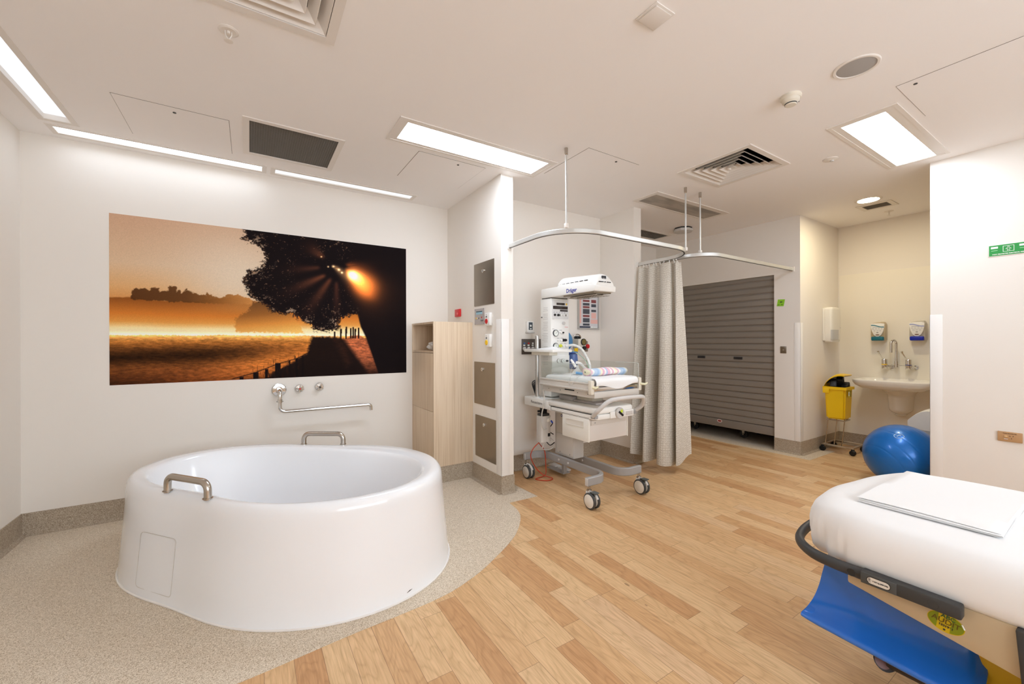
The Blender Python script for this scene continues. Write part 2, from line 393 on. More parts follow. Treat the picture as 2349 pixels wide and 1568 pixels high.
skirt('baseboard_alcove', [((1.905, 3.435), (3.41, 3.435), 0, -1), ((3.41, 2.934), (3.41, 3.435), -1, 0), ((3.404, 2.94), (3.526, 2.94), 0, -1), ((3.52, 2.934), (3.52, YA), 1, 0)])
skirt('baseboard_shutter', [((5.21, 2.124), (5.21, 2.402), -1, 0), ((5.204, 2.13), (6.25, 2.13), 0, -1), ((3.52, YA+.01), (5.21, YA+.01), 0, -1)])
skirt('baseboard_sink', [((6.25, -.6), (6.25, 2.13), -1, 0)])
skirt('baseboard_right', [((4.575, YB), (4.575, .959), -1, 0), ((4.569, .953), (4.706, .953), 0, 1)])

def guard(name, m): ST(name, m, GUARD)
g = .004
guard('trim_2', M().box(XD-g, XD, 2.951, 3.034, .152, 1.477, .0015).box(XD-g, 1.862, 2.951, 2.955, .152, 1.477, .0015))
guard('trim_3', M().box(5.21-g, 5.21, 2.126, 2.19, .152, 1.49, .0015).box(5.21-g, 5.272, 2.126, 2.13, .152, 1.49, .0015))
guard('trim_4', M().box(4.575-g, 4.575, .884, .957, .152, 1.488, .0015).box(4.575-g, 4.66, .953, .957, .152, 1.488, .0015))

# ceiling sheet with the openings of the recessed fixtures
HOLES = {'strip_a': (-1.08, .09, 3.86, 3.962), 'strip_b': (.18, 1.34, 3.862, 3.957), 'strip_l': (-1.088, -.962, 2.55, 3.752),
         'diff_l': (-.225, .305, 1.53, 2.06), 'diff_r': (3.06, 3.59, 1.585, 2.11), 'grille': (.0, .535, 3.085, 3.61), 'small': (5.452, 5.626, 1.45, 1.655), 'far': (4.0, 4.72, 3.48, 3.71)}
xs = sorted({XL-.1, 6.35}|{v for h in HOLES.values() for v in h[:2]}); ys = sorted({YB-.1, YA+.12}|{v for h in HOLES.values() for v in h[2:]})
cm = M(); idx = {}
def vid(x, y, z):
    k = (x, y, z)
    if k not in idx: idx[k] = len(cm.v); cm.v.append(k)
    return idx[k]
for i in range(len(xs)-1):
    for j in range(len(ys)-1):
        cx, cy = (xs[i]+xs[i+1])/2, (ys[j]+ys[j+1])/2
        if any(h[0] < cx < h[1] and h[2] < cy < h[3] for h in HOLES.values()): continue
        cm.f.append(tuple(vid(a, b, H) for a, b in ((xs[i], ys[j]), (xs[i], ys[j+1]), (xs[i+1], ys[j+1]), (xs[i+1], ys[j]))))
bm = bmesh.new(); vs = [bm.verts.new(p) for p in cm.v]
for f in cm.f: bm.faces.new([vs[k] for k in f])
r = bmesh.ops.extrude_face_region(bm, geom=bm.faces[:])
for e in r['geom']:
    if isinstance(e, bmesh.types.BMVert): e.co.z = H+.012
ST('ceiling', M().bm(bm), CEILM, smooth=0)
ST('ceiling_slab', M().box(XL-.1, 6.35, YB-.1, YA+.12, H+.3, H+.4), CEILM)

# ------------------------------------------------------------------ ceiling lights
def emis(name, rad, c=(255, 255, 255)):
    m = bpy.data.materials.new(name); m.use_nodes = True; nt = m.node_tree; nt.nodes.clear()
    e = nt.nodes.new('ShaderNodeEmission'); e.inputs[0].default_value = (*lin(c), 1); e.inputs[1].default_value = rad
    o = nt.nodes.new('ShaderNodeOutputMaterial'); nt.links.new(e.outputs[0], o.inputs[0]); return m
E_PAN = emis('lit_panel_diffuser', L_PANEL, (230, 241, 255)); E_STR = emis('lit_strip_diffuser', L_STRIP, (230, 241, 255))
E_DIM = emis('dim_strip_diffuser', L_DIM, (250, 251, 255)); E_DWN = emis('lit_downlight', L_DOWN, (255, 238, 196))

def panel(inner, outer, label, off=False):
    x0, x1, y0, y1 = outer; a, b, c, d = inner
    t = T('ceiling_light_panel', ((x0+x1)/2, (y0+y1)/2, H), label, 'ceiling light', 'recessed ceiling light panels')
    fr = M().ring(x0, x1, y0, y1, .022, H-.006, H)
    ins = M()
    o = [(x0+.022, y0+.022), (x1-.022, y0+.022), (x1-.022, y1-.022), (x0+.022, y1-.022)]; i = [(a, c), (b, c), (b, d), (a, d)]
    ins.add([(*p, H-.004) for p in o]+[(*p, H-.0035) for p in i], [(k, (k+1) % 4, 4+(k+1) % 4, 4+k) for k in range(4)])
    O('frame', fr, FRAMEW, t); O('bezel', ins, FRAMEW, t, smooth=0)
    O('diffuser', M().add([(a, c, H-.0035), (b, c, H-.0035), (b, d, H-.0035), (a, d, H-.0035)], [(0, 1, 2, 3)]), off or E_PAN, t, smooth=0)
    return t
panel((.863, 1.995, 2.578, 2.813), (.80, 2.055, 2.53, 2.865), 'long lit ceiling panel above the white divider wall end')
panel((3.31, 4.405, .885, 1.11), (3.247, 4.44, .815, 1.17), 'lit ceiling panel beside the tall right partition, past the round speaker')
OFFG = NT('unlit_lens', .3, .5); xo, yo, zo = OFFG.pos()
OFFG.color(OFFG.ramp(OFFG.noise(OFFG.xyz(xo, n_y := OFFG.ma('MULTIPLY', yo, 3.0)), 3.0, 2), [(.35, (128, 120, 108)), (.6, (170, 160, 146))]))
panel((3.30, 4.412, 2.572, 2.79), (3.245, 4.455, 2.51, 2.815), 'unlit ceiling panel with a clear lens above the patterned curtain', OFFG.m)

def strip(key, label, em, dep=.03):
    x0, x1, y0, y1 = HOLES[key]
    t = T('strip_light', ((x0+x1)/2, (y0+y1)/2, H), label, 'strip light', 'recessed strip lights around the bath')
    O('flange', M().ring(x0-.03, x1+.03, y0-.03, y1+.03, .03, H-.003, H), FRAMEW, t)
    O('housing', M().ring(x0-.004, x1+.004, y0-.004, y1+.004, .006, H-.001, H+dep+.01), FRAMEW, t)
    O('diffuser', M().add([(x0, y0, H+dep), (x1, y0, H+dep), (x1, y1, H+dep), (x0, y1, H+dep)], [(0, 1, 2, 3)]), em, t, smooth=0)
strip('strip_a', 'bright recessed strip light along the wall above the sunrise mural', E_STR)
strip('strip_b', 'slim strip light over the end of the mural nearest the cabinet', E_DIM, .006)
strip('strip_l', 'recessed strip light at a right angle to the mural wall', E_DIM)

t = T('downlight', (5.24, 1.535, H), 'small round lit downlight over the hand basin', 'downlight')
O('trim_ring', M().lathe([(.108, 0), (.108, .004), (.085, .006), (.085, 0)], (5.24, 1.535, H), '-z', 32), FRAMEW, t)
O('lens', M().lathe([(.001, .0045), (.084, .0045), (.084, .001)], (5.24, 1.535, H), '-z', 32), E_DWN, t)

# ------------------------------------------------------------------ ceiling fixtures
def diffuser(key, label):
    x0, x1, y0, y1 = HOLES[key]; cx, cy = (x0+x1)/2, (y0+y1)/2; s = (x1-x0)/2
    t = T('air_diffuser', (cx, cy, H), label, 'air vent', 'square louvred air diffusers')
    O('frame', M().ring(x0-.036, x1+.036, y0-.036, y1+.036, .04, H-.008, H), FRAMEW, t)
    nb = 5; st = s/(nb+.7)
    for k in range(nb+1):
        a = s-.006-k*st; b = max(a-.036, .012); m = M()
        v = [(cx+sx*q, cy+sy*q, z) for q, z in ((a, H-.004), (b, H+.034), (a-.003, H-.0045), (max(b-.003, .006), H+.034)) for sx, sy in ((-1, -1), (1, -1), (1, 1), (-1, 1))]
        f = []
        for i in range(4):
            j = (i+1) % 4; f += [(i, j, 4+j, 4+i), (8+i, 12+i, 12+j, 8+j), (i, 8+i, 8+j, j)]
        if k == nb: f.append((12, 13, 14, 15))
        O('louvre', m.add(v, f), FRAMEW, t, smooth=0)
    O('duct', M().add([(x0, y0, H+.01), (x1, y0, H+.01), (x1, y1, H+.01), (x0, y1, H+.01), (x0, y0, H+.15), (x1, y0, H+.15), (x1, y1, H+.15), (x0, y1, H+.15)],
      [(0, 1, 5, 4), (1, 2, 6, 5), (2, 3, 7, 6), (3, 0, 4, 7), (4, 5, 6, 7)]), VOID, t, smooth=0)
diffuser('diff_l', 'large square air diffuser cut off by the top edge, near the first sprinkler')
diffuser('diff_r', 'square air diffuser with dark louvre gaps above the curtain track hangers')

EGG = mat('eggcrate_grey', (128, 122, 114), .5)
def grille(key, label, out, step=.0145, horiz=True, name='return_air_grille', dep=.012):
    x0, x1, y0, y1 = HOLES[key]
    t = T(name, ((x0+x1)/2, (y0+y1)/2, H), label, 'air vent')
    O('frame', M().ring(x0-out, x1+out, y0-out, y1+out, out+.002, H-.006, H), FRAMEW, t)
    m = M(); k = x0+step
    while k < x1: m.box(k-.0011, k+.0011, y0, y1, H-.001, H+dep); k += step
    k = y0+step
    while k < y1: m.box(x0, x1, k-.0011, k+.0011, H-.001, H+dep); k += step
    O('eggcrate', m, EGG, t, smooth=0)
    O('duct', M().ring(x0-.002, x1+.002, y0-.002, y1+.002, .003, H, H+.09).box(x0, x1, y0, y1, H+.085, H+.09), mat('duct_grey', (92, 86, 80), .8), t, smooth=0)
grille('grille', 'wide return air grille with grey eggcrate core above the mural', .035)
grille('small', 'small exhaust grille beside the round downlight', .04, .018)
grille('far', 'dark return grille over the passage behind the curtain', .03, .03)

def hatch(x0, x1, y0, y1, label, lock=None):
    t = T('ceiling_access_panel', ((x0+x1)/2, (y0+y1)/2, H), label, 'access panel', 'flush ceiling access panels')
    O('panel_leaf', M().box(x0+.002, x1-.002, y0+.002, y1-.002, H-.0022, H-.0004), CEILM, t)
    O('shadow_gap', M().ring(x0, x1, y0, y1, .0035, H-.0012, H), SEAM, t)
    if lock: O('lock', M().lathe([(.009, 0), (.009, .003), (.006, .0035)], (*lock, H-.002), '-z', 16), DARK, t)
hatch(-.662, -.106, 3.17, 3.714, 'flush ceiling hatch beside the return air grille over the bath', (-.385, 3.235))
hatch(1.06, 1.622, 2.925, 3.456, 'flush ceiling hatch in the corner above the tall oak cabinet', (1.405, 2.985))
hatch(2.09, 2.634, 2.216, 2.756, 'flush ceiling hatch behind the first curtain track hanger', (2.43, 2.27))
hatch(3.036, 3.591, .18, .768, 'flush ceiling hatch next to the lit panel by the partition', (3.09, .70))

def sprinkler(x, y, label, drop=.05):
    t = T('ceiling_sprinkler', (x, y, H), label, 'sprinkler', 'ceiling sprinkler heads')
    O('escutcheon', M().lathe([(.04, 0), (.04, .002), (.030, .006), (.026, .005), (.012, .004)], (x, y, H), '-z', 28), FRAMEW, t)
    O('frame_arms', M().tube([(x-.012, y, H-.004), (x-.012, y, H-.02), (x, y, H-drop+.004)], .0024, 6).tube([(x+.012, y, H-.004), (x+.012, y, H-.02), (x, y, H-drop+.004)], .0024, 6).tube([(x, y, H), (x, y, H-.016)], .007, 10), FRAMEW, t)
    O('deflector', M().lathe([(.018, 0), (.018, .0016), (.004, .002)], (x, y, H-drop+.003), '-z', 18), FRAMEW, t)
sprinkler(-.077, 2.257, 'sprinkler head hanging beside the large air diffuser')
sprinkler(5.89, 1.549, 'small sprinkler head past the exhaust grille above the basin')

t = T('smoke_detector', (2.64, 1.125, H), 'cream domed smoke detector between the speaker and the square diffuser', 'smoke detector')
O('base', M().lathe([(.054, 0), (.054, .012), (.048, .02), (.001, .02)], (2.64, 1.125, H), '-z', 32), OFFW, t)
O('head', M().lathe([(.046, .018), (.042, .034), (.030, .044), (.030, .050), (.026, .054), (.001, .056)], (2.64, 1.125, H), '-z', 32), OFFW, t)
O('vent_slot', M().lathe([(.0312, .044), (.0312, .0495), (.029, .0495), (.029, .044)], (2.64, 1.125, H), '-z', 32), DARK, t)
O('indicator', M().lathe([(.004, .03), (.004, .036), (.001, .037)], (2.672, 1.098, H), '-z', 10), DARK, t)

t = T('ceiling_speaker', (2.645, .823, H), 'round ceiling speaker with a grey mesh grille', 'speaker')
O('rim', M().lathe([(.098, 0), (.098, .003), (.094, .006), (.084, .006), (.082, .003), (.082, 0)], (2.645, .823, H), '-z', 40), FRAMEW, t)
O('mesh_grille', M().lathe([(.083, .002), (.07, .0045), (.001, .006)], (2.645, .823, H), '-z', 40), mat('speaker_mesh', (172, 168, 164), .6, bump=.5, bscale=900), t)

t = T('ceiling_sensor', (1.49, 1.165, H), 'square white surface-mounted unit alone on the ceiling', 'sensor')
O('base', M().box(1.43, 1.55, 1.107, 1.223, H-.006, H, .002), FRAMEW, t)
O('cover', M().box(1.439, 1.541, 1.116, 1.214, H-.012, H-.006, .004), FRAMEW, t)

t = T('motion_sensor', (3.815, 1.35, H), 'small white disc sensor beside the lit panel by the partition', 'sensor')
O('base', M().lathe([(.05, 0), (.05, .004), (.044, .008), (.001, .010)], (3.815, 1.35, H), '-z', 28), FRAMEW, t)
O('eye', M().lathe([(.014, .008), (.012, .017), (.001, .018)], (3.83, 1.345, H), '-z', 14), LGREY, t)

hx = [(4.575+.118*math.cos(math.pi/4*k+.4), 3.165+.118*math.sin(math.pi/4*k+.4)) for k in range(8)]
t = T('wireless_access_point', (4.575, 3.165, H), 'pale octagonal wireless unit with dark backplate on the passage ceiling', 'access point')
O('backplate', M().prism([(4.575+(x-4.575)*.9, 3.165+(y-3.165)*.9) for x, y in hx], 'z', H-.016, H), BLACK, t)
O('cover', M().rprism(hx, 'z', H-.048, H-.016, .008), LGREY, t)

# ------------------------------------------------------------------ birthing bath
CX, CY = .2, 2.82
CO = [0.7268, 0.0225, -0.0097, 0.0097, -0.1934, 0.0255, 0.0181, -0.0157, -0.0021]
def four(c, t): return c[0]+sum(c[2*k-1]*math.cos(k*t)+c[2*k]*math.sin(k*t) for k in range(1, (len(c)+1)//2))
def ro(t): return four(CO, t)
CI = [0.6032, -0.0231, -0.0558, -0.0098, -0.1913, 0.0087, 0.0119, -0.0283, -0.011]
def rin(t): return min(four(CI, t)+.035*max(0, math.sin(t+.35)), ro(t)-.078)
def rb(t): return ro(t)+.043
def smooth(a, b, x):
    x = min(1, max(0, (x-a)/(b-a))); return x*x*(3-2*x)
PROF = [('b', 0, 0), ('b', 0, .012), ('w', .25, 0), ('w', .5, 0), ('w', .75, 0), ('w', 1, 0)]
def tub(u, v):
    t = 2*math.pi*u; a, b = ro(t), rb(t); ri = rin(t)
    outer = [(b+.004, 0), (b, .010), (b+(a-b)*.2, .10), (b+(a-b)*.4, .19), (b+(a-b)*.6, .28), (b+(a-b)*.8, .38), (a+.003, .472), (a+.0, .498), (a-.008, .518), (a-.020, .531), (a-.034, .537), ((ri+.022+a-.034)/2, .5375), (ri+.022, .536), (ri+.008, .530), (ri-.002, .512)]
    n = len(outer); k = v*(NP-1)
    if k <= n-1:
        i = min(int(k), n-2); f = k-i; r, z = outer[i][0]*(1-f)+outer[i+1][0]*f, outer[i][1]*(1-f)+outer[i+1][1]*f
    else:
        s = (k-(n-1))/(NP-n); r0 = ri-.002
        if s < .55: q = s/.55; r = r0*(1-.17*q-.05*q*q); z = .512-.412*q**1.15
        elif s < .72: q = (s-.55)/.17; r = r0*(.78-.13*q); z = .10-.035*math.sin(q*math.pi/2)
        else: q = (s-.72)/.28; r = r0*.65*(1-q)+.0005; z = .065-.004*q
        x, y = CX+r*math.cos(t), CY+r*math.sin(t)
        st = smooth(.34, .02, x)*smooth(3.42, 3.02, y)                      # moulded seat
        z = max(z, z*(1-st)+.25*st) if z < .25 else z
    return (CX+r*math.cos(t), CY+r*math.sin(t), z)
NP = 48
bath = T('birthing_bath', (CX, CY, 0), 'large white oval birthing bath standing on speckled vinyl under the mural', 'bathtub')
O('tub_shell', M().grid(tub, 128, NP, cu=True), ACRYL, bath, smooth=60)
def wallpt(t, z, off=0): a, b = ro(t), rb(t); r = b+(a+.003-b)*min(1, z/.465)+off; return Vector((CX+r*math.cos(t), CY+r*math.sin(t), z))
pan = M(); t0, t1, z0, z1, cr = -3.10, -2.70, .048, .322, .018
loop = []
for (cx_, cz_, a0) in ((t1-.035, z1-cr, 0), (t0+.035, z1-cr, 90), (t0+.035, z0+cr, 180), (t1-.035, z0+cr, 270)):
    for k in range(5):
        q = math.radians(a0+k*22.5); loop.append((cx_+.035*math.cos(q), cz_+cr*math.sin(q)))
pan.tube([wallpt(a, b, .0004) for a, b in loop], .0016, 6, closed=True)
O('access_panel', pan, mat('acrylic_seam', (196, 192, 188), .5), bath)
O('sealant_bead', M().tube([wallpt(2*math.pi*k/96, .006, .004) for k in range(96)], .005, 6, closed=True), GUARD, bath)
O('scuff_mark', M().tube([wallpt(-1.052, .03, .0008), wallpt(-1.036, .035, .0014), wallpt(-1.02, .036, .0008)], [.0008, .0022, .0006], 6), BLACK, bath)
def grab(a, b, zb):
    p = [(a[0], a[1], zb), (a[0], a[1], .612), (b[0], b[1], .612), (b[0], b[1], zb)]
    O('grab_handle', M().tube(fillet(p, .042, 7), .0165, 14).lathe([(.022, 0), (.022, .003), (.0165, .004)], (a[0], a[1], .536), 'z', 18).lathe([(.022, 0), (.022, .003), (.0165, .004)], (b[0], b[1], .536), 'z', 18), SATIN, bath)
grab((-.352, 2.688), (-.172, 2.452), .53); grab((.335, 3.375), (.577, 3.212), .53)

# ------------------------------------------------------------------ bath filler and taps on the back wall
t = T('bath_spout', (.212, YA, .876), 'long chrome swivel spout reaching across the wall below the mural', 'spout')
O('flange', M().lathe([(.056, 0), (.056, .006), (.05, .012), (.03, .014), (.028, .02), (.001, .02)], (.212, YA, .876), '-y', 32), CHROME, t)
O('elbow', M().tube(fillet([(.212, YA-.012, .876), (.212, YA-.115, .876), (.212, YA-.115, .80)], .045, 6), .017, 14).lathe([(.021, 0), (.021, .022), (.018, .026)], (.212, YA-.115, .782), 'z', 18), CHROME, t)
O('swivel_pipe', M().tube(fillet([(.212, YA-.115, .80), (.212, YA-.115, .703), (.955, YA-.115, .703), (.955, YA-.115, .652)], .042, 7), .0145, 14), CHROME, t)
O('set_screw', M().lathe([(.004, -.024), (.004, .024)], (.212, YA-.115, .79), 'x', 8), DARK, t)
def crosstap(x, z, rot, c, label):
    t = T('cross_head_tap', (x, YA, z), label, 'tap', 'cross head bath taps')
    O('dress_ring', M().lathe([(.036, 0), (.036, .006), (.030, .014), (.014, .018), (.014, .03)], (x, YA, z), '-y', 28), CHROME, t)
    m = M()
    for k in range(4):
        a = rot+k*math.pi/2; m.tube([(x, YA-.042, z), (x+.034*math.cos(a), YA-.042, z+.034*math.sin(a))], [.0062, .0048], 8)
    m.lathe([(.013, .028), (.013, .05), (.009, .053)], (x, YA, z), '-y', 18); O('cross_handle', m, CHROME, t)
    O('index_button', M().lathe([(.0085, .052), (.0075, .055), (.001, .0555)], (x, YA, z), '-y', 16), c, t)
crosstap(.369, .880, math.radians(80), RED, 'chrome cross tap with a red centre button between spout and cold tap')
crosstap(.528, .885, math.radians(60), BLACK, 'chrome cross tap with a dark centre, farther tap from the spout flange')

# ------------------------------------------------------------------ sunrise mural (a flat print)
def mural():
    NU, NV = 620, 352
    u = np.linspace(0, 1, NU)[None, :]*np.ones((NV, 1)); v = np.linspace(0, 1, NV)[:, None]*np.ones((1, NU))
    rs = np.random.RandomState(11); lat = rs.rand(256, 256)
    def vn(x, y):
        xi, yi = np.floor(x).astype(int), np.floor(y).astype(int); fx, fy = x-xi, y-yi; fx = fx*fx*(3-2*fx); fy = fy*fy*(3-2*fy)
        g = lambda a, b: lat[a % 256, b % 256]
        return (g(xi, yi)*(1-fx)+g(xi+1, yi)*fx)*(1-fy)+(g(xi, yi+1)*(1-fx)+g(xi+1, yi+1)*fx)*fy
    def fbm(x, y, o=5, p=.55):
        s = 0; a = 1; t = 0
        for k in range(o): s = s+a*vn(x*2**k+17*k, y*2**k+31*k); t += a; a *= p
        return s/t
    A = 1.755
    def sd(poly, U, V):      # signed distance (positive inside) in picture heights
        P = np.array(poly)*[A, 1]; X, Y = U*A, V; d = np.full(U.shape, 1e9); ins = np.zeros(U.shape, bool)
        for i in range(len(P)):
            a, b = P[i-1], P[i]; e = b-a; wx, wy = X-a[0], Y-a[1]
            t = np.clip((wx*e[0]+wy*e[1])/(e@e+1e-12), 0, 1); d = np.minimum(d, np.hypot(wx-e[0]*t, wy-e[1]*t))
            c1 = (a[1] <= Y) != (b[1] <= Y)
            with np.errstate(divide='ignore', invalid='ignore'): xx = a[0]+(Y-a[1])*e[0]/(e[1] if abs(e[1]) > 1e-12 else 1e-12)
            ins ^= c1 & (X < xx)
        return np.where(ins, d, -d)
    def ss(a, b, x): t = np.clip((x-a)/(b-a), 0, 1); return t*t*(3-2*t)
    def C(*c): return np.array(c, float)[None, None, :]
    def mixc(img, c, m): return img*(1-m[..., None])+c*m[..., None]
    def grad(x, stops):
        xs_ = [s[0] for s in stops]; return np.stack([np.interp(x, xs_, [s[1][k] for s in stops]) for k in range(3)], -1)
    img = grad(v, [(0, (150, 90, 40)), (.5, (214, 146, 80)), (.58, (222, 170, 114)), (.72, (218, 186, 152)), (1, (200, 160, 130))])
    br = np.exp(-(((u-.36)/.2)**2+((v-.66)/.3)**2)); img = mixc(img, C(228, 210, 186), .9*br)
    # hill and mist
    hill = np.interp(u, [0, .054, .121, .225, .3, .347, .434, 1], [.511, .516, .502, .506, .535, .545, .517, .5])+.006*(fbm(u*60, v*0)-.5)
    mist = grad(v+.012*(fbm(u*6, v*3)-.5), [(0, (70, 36, 16)), (.295, (255, 246, 214)), (.335, (255, 232, 170)), (.37, (232, 160, 78)), (.42, (214, 126, 50)), (.50, (150, 86, 36)), (.55, (128, 74, 34))])
    lightx = np.exp(-((u-.4)/.14)**2)[..., None]; mist = mist*(1-.5*lightx*ss(.40, .48, v)[..., None])+C(214, 150, 84)*.5*lightx*ss(.40, .48, v)[..., None]
    img = mixc(img, mist, ss(-.004, .004, hill-v))
    ft = [(.054, .505), (.054, .54), (.06, .569), (.089, .572), (.101, .554), (.105, .577), (.125, .577), (.128, .556), (.15, .566), (.154, .597), (.172, .595), (.174, .562), (.184, .579), (.187, .555), (.202, .582), (.217, .558), (.257, .549), (.261, .563), (.30, .531), (.322, .56), (.347, .563), (.39, .545), (.41, .50), (.20, .497)]
    n1 = fbm(u*150, v*90)-.5
    far = ss(-.003, .003, sd(ft, u, v)+.022*n1); img = mixc(img, grad(u, [(0, (84, 50, 26)), (.2, (98, 60, 30)), (.3, (150, 96, 46)), (.4, (206, 140, 76))]), far*.95)
    mid = [(.347, .316), (.342, .393), (.37, .44), (.39, .465), (.403, .518), (.46, .53), (.527, .449), (.565, .355), (.575, .31)]
    m2 = ss(-.006, .006, sd(mid, u, v)+.03*n1); img = mixc(img, grad(v-.25*(u-.4), [(.28, (250, 196, 100)), (.36, (222, 146, 66)), (.43, (150, 96, 46)), (.52, (104, 68, 38))]), m2*.9)
    # field
    fh = .292+.012*(fbm(u*9, v*0)-.5)+.010*(fbm(u*240, v*0+4)-.5)
    g1 = fbm(u*70+v*30, v*160, 5, .65); dk = np.exp(-((v-.165-.06*(u-.2)+.03*(fbm(u*3, v*2)-.5))/.055)**2)*ss(.62, .2, u)
    field = grad(v, [(0, (120, 62, 28)), (.05, (140, 76, 36)), (.12, (150, 86, 40)), (.2, (150, 88, 40)), (.25, (190, 118, 52)), (.285, (232, 160, 80))])
    ray = np.exp(-((v-(.03+.30*(u-.2)))/.075)**2)*ss(.15, .45, u); field = field+C(70, 42, 16)*ray[..., None]
    field = field*(1-.72*dk[..., None]*.9)*(.55+.9*g1[..., None]); field = field*(1-.45*ss(.28, 0, u)*ss(.12, .0, v))[..., None]
    img = mixc(img, np.clip(field, 0, 255), ss(-.003, .003, fh-v))
    glow = np.exp(-(((v-.305)/.028)**2))*ss(.78, .5, u); img = img+C(130, 110, 70)*(glow*.8)[..., None]*ss(.32, .28, v)[..., None]
    # dark foreground shadow with streak and grass blades
    sh_ = [(.607, .287), (.687, .283), (.719, .274), (.79, .30), (.83, .26), (1.02, .30), (1.02, -.02), (.43, -.02), (.47, .04), (.526, .095), (.589, .17)]
    m3 = ss(-.012, .010, sd(sh_, u, v)+.02*n1); img = mixc(img, C(26, 17, 16), m3*.97)
    st_ = [(.724, .285), (.802, .30), (.825, .258), (.885, .0), (.832, .0)]
    m4 = ss(-.02, .02, sd(st_, u, v)); img = img+C(236, 124, 72)*(m4*(.2+.95*g1)*ss(-.08, .2, v))[..., None]
    img = img+C(60, 30, 16)*(ss(-.03, .03, sd([(.69, .27), (.72, .27), (.76, .10), (.74, .06)], u, v))*.5*g1)[..., None]
    # big tree
    big = [(.373, 1.05), (.373, .994), (.37, .934), (.40, .91), (.412, .913), (.441, .831), (.428, .746), (.381, .72), (.374, .656), (.386, .567), (.425, .511), (.457, .477), (.498, .428), (.527, .458), (.56, .403), (.59, .38), (.617, .337), (.666, .323), (.711, .354), (.701, .394), (.747, .447), (.786, .459), (.799, .362), (.82, .284), (.842, .174), (.877, -.02), (1.05, -.02), (1.05, 1.05)]
    d = sd(big, u, v); cl = fbm(u*48, v*30, 5, .7)-.5; fine = fbm(u*210, v*130, 3, .7)-.5
    e = ss(.80, .74, u)
    m5 = ss(-.006, .006, d+(.075*cl+.045*fine)*e); img = mixc(img, C(24, 17, 18), m5)
    hole = ss(.10, .17, cl+.45*fine)*ss(.09, .0, d)*ss(.0, .01, d)*e; img = mixc(img, C(206, 176, 146), hole*.8)
    sp = ss(.24, .31, fine+.30*cl)*e*ss(.30, .36, v)*ss(.30, .05, d); img = mixc(img, C(196, 152, 116), sp*.6*m5); br2 = ss(.02, .14, fine)*ss(.035, .0, d)*e; img = mixc(img, C(112, 78, 54), br2*.55*m5)
    def cone(img, o, dirn, ln, wd, c, k):
        dx, dy = (u-o[0])*A, v-o[1]; a = math.atan2(dirn[1], dirn[0]*A); al = dx*math.cos(a)+dy*math.sin(a); ac = -dx*math.sin(a)+dy*math.cos(a)
        w_ = .012+wd*np.clip(al, 0, None); m = np.exp(-(ac/w_)**2)*ss(-.01, .03, al)*np.exp(-(np.clip(al, 0, None)/ln)**2); return img+C(*c)*(m*k)[..., None]
    img = cone(img, (.735, .80), (.135, -.20), .26, .42, (236, 120, 40), .78); img = cone(img, (.745, .775), (.12, -.15), .13, .30, (255, 200, 110), .8)
    img = cone(img, (.735, .83), (.09, -.03), .16, .28, (180, 80, 24), .5)
    img = cone(img, (.69, .81), (.10, -.14), .10, .2, (250, 190, 120), .7); img = cone(img, (.655, .86), (-.06, .07), .10, .3, (160, 84, 44), .45)
    img = cone(img, (.66, .74), (-.10, -.10), .20, .10, (150, 78, 42), .55); img = cone(img, (.68, .72), (-.05, -.14), .22, .10, (140, 72, 38), .5); img = cone(img, (.64, .79), (-.12, -.04), .16, .10, (120, 62, 34), .4); img = cone(img, (.70, .70), (.0, -.14), .2, .07, (110, 54, 30), .4)
    blob = np.exp(-(((u-.812)/.058)**2+((v-.685+.25*(u-.812))/.10)**2)**1.3)*ss(-.02, .05, (u-.72)*.6+(v-.60)*.35); img = img+C(200, 96, 34)*(blob*.85)[..., None]
    core = np.exp(-(((u-.775)/.030)**2+((v-.745)/.045)**2)); img = img+C(255, 190, 110)*(core*.75)[..., None]
    beam = np.exp(-(((u-.74)*A*.75+(v-.80)*.66)/.05)**2)*ss(.74, .78, u)*ss(.93, .80, u)*ss(.52, .62, v); img = img+C(150, 70, 24)*(beam*.35)[..., None]
    for (a, b, r) in ((.688, .805, .010), (.765, .755, .030), (.668, .80, .006), (.71, .785, .008), (.722, .765, .007), (.642, .868, .005)):
        img = img+C(255, 214, 150)*(np.exp(-(((u-a)*A)**2+(v-b)**2)/r**2))[..., None]
    img = mixc(img, C(30, 20, 18), ss(.003, .0, np.abs(v-(.80+.35*(u-.70))))*ss(.66, .68, u)*ss(.80, .76, u)*.7)
    # fence posts and the wire fence
    for (a, b0, b1) in ((.692, .255, .325), (.717, .265, .346), (.738, .275, .362), (.757, .28, .352), (.766, .28, .36), (.775, .28, .348), (.789, .28, .356)):
        img = mixc(img, C(44, 24, 18), (np.abs(u-a-.01*(v-.3)) < .0034).astype(float)*ss(b0-.01, b0, v)*ss(b1+.004, b1-.004, v))
    for (a, b0, b1, w_) in ((.411, -.01, .045, .009), (.364, -.01, .018, .006), (.484, .02, .104, .010), (.445, 0, .065, .005), (.55, .06, .134, .005), (.572, .09, .15, .004), (.525, .05, .12, .003)):
        img = mixc(img, C(24, 16, 16), (np.abs(u-a) < w_).astype(float)*ss(b1+.004, b1-.004, v))
    wl = np.interp(u, [.33, .411, .484, .55, .60], [.005, .045, .098, .132, .18]); img = mixc(img, C(24, 16, 16), ss(.004, .001, np.abs(v-wl))*ss(.33, .34, u)*ss(.62, .60, u))
    bl = fbm(u*330, v*14, 3, .8)*ss(.30, .40, u)*ss(.62, .55, u); lim = np.interp(u, [.28, .40, .5, .6], [.02, .09, .15, .2]); img = mixc(img, C(46, 26, 18), ss(.60, .70, bl)*ss(lim+.01, lim-.03, v)*.8)
    img = np.clip(img*(.97+.06*rs.rand(NV, NU, 1)), 0, 255)/255
    L_ = np.where(img <= .04045, img/12.92, ((img+.055)/1.055)**2.4)
